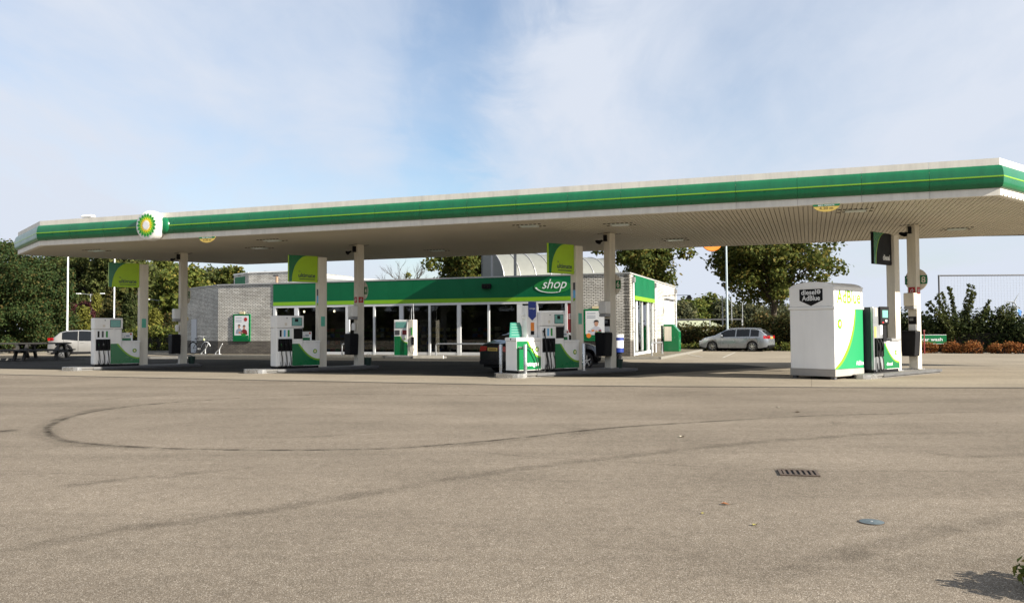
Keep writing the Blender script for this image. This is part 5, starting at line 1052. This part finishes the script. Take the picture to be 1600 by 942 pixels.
# tall open shrub in the right hedge
rd = random.Random(3); y = 47.6; o = thing('tall_shrub', 'tall upright leafy shrub standing out of the dark hedge', 'shrub', (gx(1500, y), y, 0)); m = MB(); C = []; RD = []
for i in range(15):
    a = rd.uniform(-1, 1); dx_ = a*1.55; top = 3.95-1.5*abs(a)**1.6+rd.uniform(-.3, .25); pts = [(dx_*.25*1, rd.uniform(-.3, .3), .2), (dx_*.55, rd.uniform(-.4, .4), top*.5), (dx_*1.15, rd.uniform(-.5, .5), top)]; m.tube(pts, [.035, .02, .006], 5)
    for t in np.linspace(.30, 1, 11): q = Vector(pts[0]).lerp(Vector(pts[1]), t*2) if t < .5 else Vector(pts[1]).lerp(Vector(pts[2]), t*2-1); C.append(tuple(q)); RD.append(.20*(1.25-.8*t))
m.build('stems', bark, o); link('foliage', leaf_mesh('foliage', np.array(C), np.array(RD), 26, .075, 9, lf_oak, hollow=.3, flat=1.3), o)
rd = random.Random(4); y = 47; o = thing('young_shrub', 'small leafy shrub rising from the hedge beside the blue flag', 'shrub', (gx(1573, y), y, 0)); m = MB(); C = []
for i in range(7):
    a = rd.uniform(-.6, .6); pts = [(a*.3, 0, .2), (a, rd.uniform(-.2, .2), 2.75-abs(a)*.6)]; m.tube(pts, [.02, .006], 5); C += [tuple(Vector(pts[0]).lerp(Vector(pts[1]), t)) for t in np.linspace(.4, 1, 8)]
m.build('stems', bark, o); link('foliage', leaf_mesh('foliage', np.array(C), np.full(len(C), .16), 24, .06, 10, lf_oak, hollow=.3), o)
# verge and road at the left
sheet('grass_verge', [(-62, 57.5), (-16.5, 58.5), (-14, 75), (-70, 75)], .02, earth)
sheet('road', [(-95, 66.5), (75, 66.5), (75, 72), (-95, 72)], .012, asph)
m = MB(); a, b = Vector((-62, 57.4, 0)), Vector((-16.5, 58.4, 0)); d = b-a; m.box(0, d.length, -.07, .07, -.02, .12, 0, Matrix.Translation(a) @ Matrix.Rotation(math.atan2(d.y, d.x), 4, 'Z')); struct(m.build('verge_kerb', kerbm))
m = MB(); a, b = gnd(-70, 564), gnd(300, 560); d = b-a; m.box(0, d.length, -.1, .1, 0, .12, 0, Matrix.Translation(a) @ Matrix.Rotation(math.atan2(d.y, d.x), 4, 'Z')); struct(m.build('forecourt_kerb', conc))
# ------------------------------------------------------------------ picnic tables at the left edge
def picnic(px, py, lab, rz):
    p = gnd(px, py); o = thing('picnic_table', lab, 'picnic table', (p.x, p.y, .004), rz, 'picnic tables by the pine'); o.scale = (1.12, 1.12, 1.22)
    for i in range(4): MB().box(-1.0, 1.0, -.36+i*.185, -.36+i*.185+.165, .70, .76).build('plank', plast, o, bevel=.008)
    for s in (-1, 1):
        for i in range(2): MB().box(-1.0, 1.0, s*.72-.17+i*.175, s*.72-.17+i*.175+.16, .42, .47).build('plank', plast, o, bevel=.008)
        for e in (-.68, .68):
            MB().prism([(s*.80, 0), (s*.62, 0), (s*.20, .699), (s*.36, .699)], e-.05, e+.05, 0, basis((0, 0, 0), (0, 1, 0), (1, 0, 0))).build('leg', plast, o)
    for e in (-.78, .78): MB().box(e-.04, e+.04, -.9, .9, .335, .418).build('cross_beam', plast, o)
    for e in (-.57, .57): MB().box(e-.03, e+.03, -.35, .35, .62, .698).build('cross_beam', plast, o)
picnic(72, 563.0, 'dark plastic picnic table by the rear of the white crossover', R(8)); picnic(10, 563.5, 'dark plastic picnic table in front of the dense pine', R(6))
# ------------------------------------------------------------------ poles, lamps, signs
def pole(name, label, cat, px, y, ptop, r0, r1, m, group=None):
    o = thing(name, label, cat, (gx(px, y), y, -.02), 0, group); h = gz(px, ptop, y); MB().tube([(0, 0, 0), (0, 0, h*.5), (0, 0, h)], [r0, (r0+r1)/2, r1], 10).build('pole', m, o, smooth=60); MB().lathe([(0, 0), (r0*2, 0), (r0*2, .06), (r0, .12), (0, .12)], 12).build('foot', grey, o); return o, h
wp = mat('pole_white', (.66, .68, .70), .4, var=.05)
pole('flagpole', 'white flagpole between the dense pine and the crossover', 'flagpole', 105, 50, 372, .06, .045, wp, 'white flagpoles'); pole('flagpole', 'white flagpole rising behind the first fuel pump', 'flagpole', 178, 60, 380, .06, .045, wp, 'white flagpoles')
for px, py, lab in ((141, 459, 'double-armed street lamp behind the white crossover'), (248, 468, 'double-armed street lamp behind the first sign post')):
    o, h = pole('street_lamp', lab, 'street lamp', px, 82, py, .08, .05, steel, 'double-armed street lamps')
    for s in (-1, 1): MB().tube([(0, 0, h-.1), (s*.5, 0, h), (s*1.0, 0, h+.04)], .03, 6).build('arm', steel, o); MB().box(s*1.2-.28, s*1.2+.28, -.1, .1, h-.02, h+.09, tx=.05).build('lamp_head', wp, o, bevel=.03)
o, h = pole('light_pole', 'tall pale light pole with orange disc in front of the broad tree', 'light pole', 1136, 57, 330, .09, .06, mat('pole_blue', (.40, .47, .50), .4, .3))
z = gz(1113, 376, 57); MB().lathe([(0, -.05), (.70, -.05), (.74, 0), (.70, .05), (0, .05)], 32, 0, basis((gx(1113, 57)-gx(1136, 57), -.1, z), (1, 0, 0), (0, -1, 0))).build('orange_disc', orange, o); MB().tube([(0, 0, z), (-.5, -.05, z)], .03, 6).build('arm', steel, o)
for px, y, py, lab in ((1129, 66, 462, 'thin grey post beside the tall light pole'), (1143, 80, 462, 'thin white post right of the tall light pole'), (1160, 100, 448, 'thin distant mast between light pole and broad tree')): pole('post', lab, 'post', px, y, py, .06, .04, steel)
y = 92; o = thing('goal_frame', 'long dark crossbar with posts on the playing field', 'goal', (gx(1058, y), y, -.03)); z = gz(1100, 498, y); w = gx(1160, y)-gx(1058, y)
MB().box(0, w, -.06, .06, z-.12, z+.03).build('crossbar', dgrey, o)
for e in (.06, w/2, w-.06): MB().box(e-.05, e+.05, -.05, .05, 0, z-.121).build('post', grey, o)
y = 98; o = thing('field_shed', 'low building with pale green roof beyond the hedge', 'building', (gx(1060, y), y, -.03)); w = gx(1128, y)-gx(1060, y); z = gz(1080, 501, y)
MB().box(0, w, 0, 6, 0, z-.7).build('wall', cream, o); MB().add([(-.2, -.3, z-.7), (w+.2, -.3, z-.7), (w-.9, 3, z+.05), (.0, 3, z+.05), (-.2, 6.3, z-.7), (w+.2, 6.3, z-.7)], [(0, 1, 2, 3), (3, 2, 5, 4), (0, 3, 4), (1, 5, 2), (0, 4, 5, 1)]).build('roof', mat('pale_green_roof', (.36, .38, .24), .6, var=.1), o)
# ball-stop net
y = 66; o = thing('ball_net', 'tall ball stop net in a thin grey frame behind the right hedge', 'net', (gx(1468, y), y, -.03)); ht = gz(1468, 430, y); Wn = 11.0
for i, x in enumerate((0, 7.1, Wn)): MB().tube([(x, 0, 0), (x, 0, ht)], .07, 8).build('post', dgrey, o)
MB().tube([(-.05, 0, ht), (Wn+.05, 0, ht)], .06, 8).build('top_bar', dgrey, o); m = MB(); wnet = .0035
for i in range(1, 44): x = Wn*i/44; m.box(x-wnet, x+wnet, -wnet, wnet, 1.0, ht-.05)
for i in range(1, 22): z = 1+(ht-1)*i/22; m.box(.05, Wn-.05, -.012-wnet, -.012+wnet, z-wnet, z+wnet)
n_ = m.build('net', mat('net_cord', (.26, .27, .28), .8), o); n_['kind'] = 'stuff'
# car wash sign
y = 47.2; o = thing('direction_sign', 'low green car wash sign on two posts by the hedge', 'sign', (gx(1452, y), y, 0), R(-12)); 
for x in (-.78, .74): MB().box(x-.045, x+.045, -.04, .04, 0, .98).build('post', green, o)
pn = MB().box(-.86, .86, -.06, -.041, .52, 1.0).build('panel', green, o); MB().box(-.86, .86, -.063, -.04, .50, .519).build('white_edge', paper, pn); MB().box(-.86, .86, -.063, -.04, 1.001, 1.03).build('white_edge', paper, pn)
text('lettering', 'car wash', .26, paper, pn, AX(.10, -.061, .76), 1.1, .003, .02)
o = thing('red_post', 'slim red post behind the diesel island column', 'post', (gx(1443, 45), 45, 0)); MB().box(-.025, .025, -.025, .025, 0, 1.25).build('shaft', dred, o, bevel=.006); MB().box(-.05, .05, -.05, .05, 1.25, 1.30, tx=.02, ty=.02).build('cap', dred, o)
y = 75; o, h = pole('flagpole', 'flagpole with small blue flag beyond the right hedge', 'flagpole', 1589, y, 480, .05, .04, wp); MB().add([(0.04, 0, h-.1), (.5, .1, h-.3), (.45, .15, h-.85), (.04, 0, h-.75)], [(0, 1, 2, 3)]).build('flag', mat('flag_blue', (.05, .2, .55), .7), o)
y = 1500; o = thing('wind_turbine', 'small distant white wind turbine on the horizon', 'wind turbine', (gx(1583, y), y, 0)); hb = gz(1583, 472, y); MB().tube([(0, 0, 0), (0, 0, hb)], [1.9, 1.1], 10).build('tower', mat('far_white', (.34, .36, .38), .7), o); MB().box(-1.5, 1.5, -3, 3, hb-1.4, hb+1.4).build('nacelle', mat('far_white', (.34, .36, .38), .7), o)
for a in (60, 175, 300): MB().tube([(0, -3.5, hb), (9*math.cos(R(a)), -3.5, hb+9*math.sin(R(a))), (19*math.cos(R(a)), -3.5, hb+19*math.sin(R(a)))], [1.2, .9, .25], 6).build('blade', mat('far_white', (.34, .36, .38), .7), o)
# ------------------------------------------------------------------ on the asphalt
p = gnd(1243, 738); o = thing('drain_grate', 'rusty rectangular gully grate sunk in the asphalt', 'drain grate', (p.x, p.y, .003), R(-13)); o.scale = (.84, .80, 1); rust = mat('rust_iron', (.085, .062, .046), .85, .2, var=.35, vscale=14, bump=.4)
m = MB(); m.box(-.225, .225, -.20, -.165, 0, .012); m.box(-.225, .225, .165, .20, 0, .012); m.box(-.225, -.19, -.165, .165, 0, .012); m.box(.19, .225, -.165, .165, 0, .012); m.build('frame', rust, o)
for i in range(6): MB().box(-.175+i*.062, -.145+i*.062, -.163, .163, .0, .011).build('bar', rust, o)
MB().box(-.19, .19, -.165, .165, .0002, .002).build('pit', mat('pit', (.004, .004, .004), 1), o)
p = gnd(1355, 813); o = thing('manhole_cover', 'small round blue grey metal cover set in the asphalt', 'manhole cover', (p.x, p.y, .003)); MB().lathe([(0, 0), (.088, 0), (.088, .004), (.082, .006), (0, .006)], 32).build('lid', mat('cover_blue', (.10, .125, .135), .7, .2, var=.25, vscale=30, spec=.2), o, smooth=40); MB().lathe([(0, .0055), (.010, .0055), (.009, .0075), (0, .0075)], 12).build('knob', grey, o); MB().lathe([(.089, 0), (.094, 0), (.094, .003), (.089, .003)], 32).build('ring', rust, o)
lr = random.Random(12); LCOL = [mat('leaf_a', (.24, .09, .03), .8), mat('leaf_b', (.22, .19, .04), .8), mat('leaf_c', (.36, .32, .24), .8), mat('leaf_d', (.08, .05, .03), .8)]
for px, py, c, lab, s in ((1128, 786, 0, 'curled reddish brown fallen leaf near the gully grate', .028), (1063, 682, 2, 'pale dry fallen leaf beyond the gully grate', .04), (1174, 818, 1, 'yellow green fallen leaf left of the round cover', .022), (1094, 800, 1, 'small yellow green fallen leaf left of the reddish leaf', .016), (1243, 644, 3, 'dark crumpled fallen leaf on the far asphalt', .04), (1213, 636, 2, 'small pale fallen leaf on the far asphalt', .03), (1640, 700, 0, 'brown fallen leaf near the right edge of the asphalt', .03)):
    p = gnd(px, py); o = thing('fallen_leaf', lab, 'leaf', (p.x, p.y, .004), lr.random()*6)
    MB().add([(-s*1.4, 0, .002), (-s*.5, -s*.8, s*.35), (s*.4, -s*.75, s*.5), (s*1.3, 0, s*.2), (s*.4, s*.75, s*.55), (-s*.5, s*.8, s*.3), (0, 0, .003)], [(0, 1, 6), (1, 2, 6), (2, 3, 6), (3, 4, 6), (4, 5, 6), (5, 0, 6)]).build('blade', LCOL[c], o); MB().tube([(-s*1.4, 0, .003), (-s*2.2, s*.1, .008)], .0015, 5).build('stalk', LCOL[3], o)
# small shrub reaching into the lower right corner
rd = random.Random(6); o = thing('corner_shrub', 'small green and yellow leafed shrub at the edge of the asphalt', 'shrub', (3.06, 4.50, 0)); C = []; m = MB()
for i in range(16):
    a = i*2.4; r_ = .06+.20*rd.random(); q = (r_*math.cos(a), r_*math.sin(a), .06+.20*rd.random()); C.append(q); m.tube([(0, 0, 0), (q[0]*.5, q[1]*.5, q[2]*.6), q], [.008, .006, .003], 5)
m.build('stems', bark, o); link('foliage', leaf_mesh('foliage', np.array(C), np.full(len(C), .09), 55, .024, 6, lf_yel, hollow=.2), o)
# trees and verge behind the viewer, seen mirrored in the shop glass
sheet('rear_verge', [(-80, -60), (90, -60), (90, -14.5), (-80, -14.5)], .01, earth)
for i, (a, b) in enumerate((((-92, 30), (-74, 8)), ((-75, 9), (-57, -13)), ((-58, -12), (-34, -34)), ((-35, -33), (5, -36)))): hedge('rear_hedge', 'tall dark hedge along the road opposite the shop', (*a, 0), (*b, 0), 6.5, 3.2, lf_dark, 90+i, 8, 260, .30, group='hedges opposite the shop')
src = [bpy.data.objects['maple_tree'], bpy.data.objects['maple_tree.001']]
for i in range(6):
    r_ = thing('roadside_tree', 'broad green tree on the verge mirrored in the shop glass', 'tree', (-96+13*i, 22-14*i, -.03), i*1.3, 'roadside trees behind the viewer'); r_.scale = (1.25, 1.25, .95)
    for ch in src[i % 2].children:
        c = ch.copy(); COL.objects.link(c); c.parent = r_
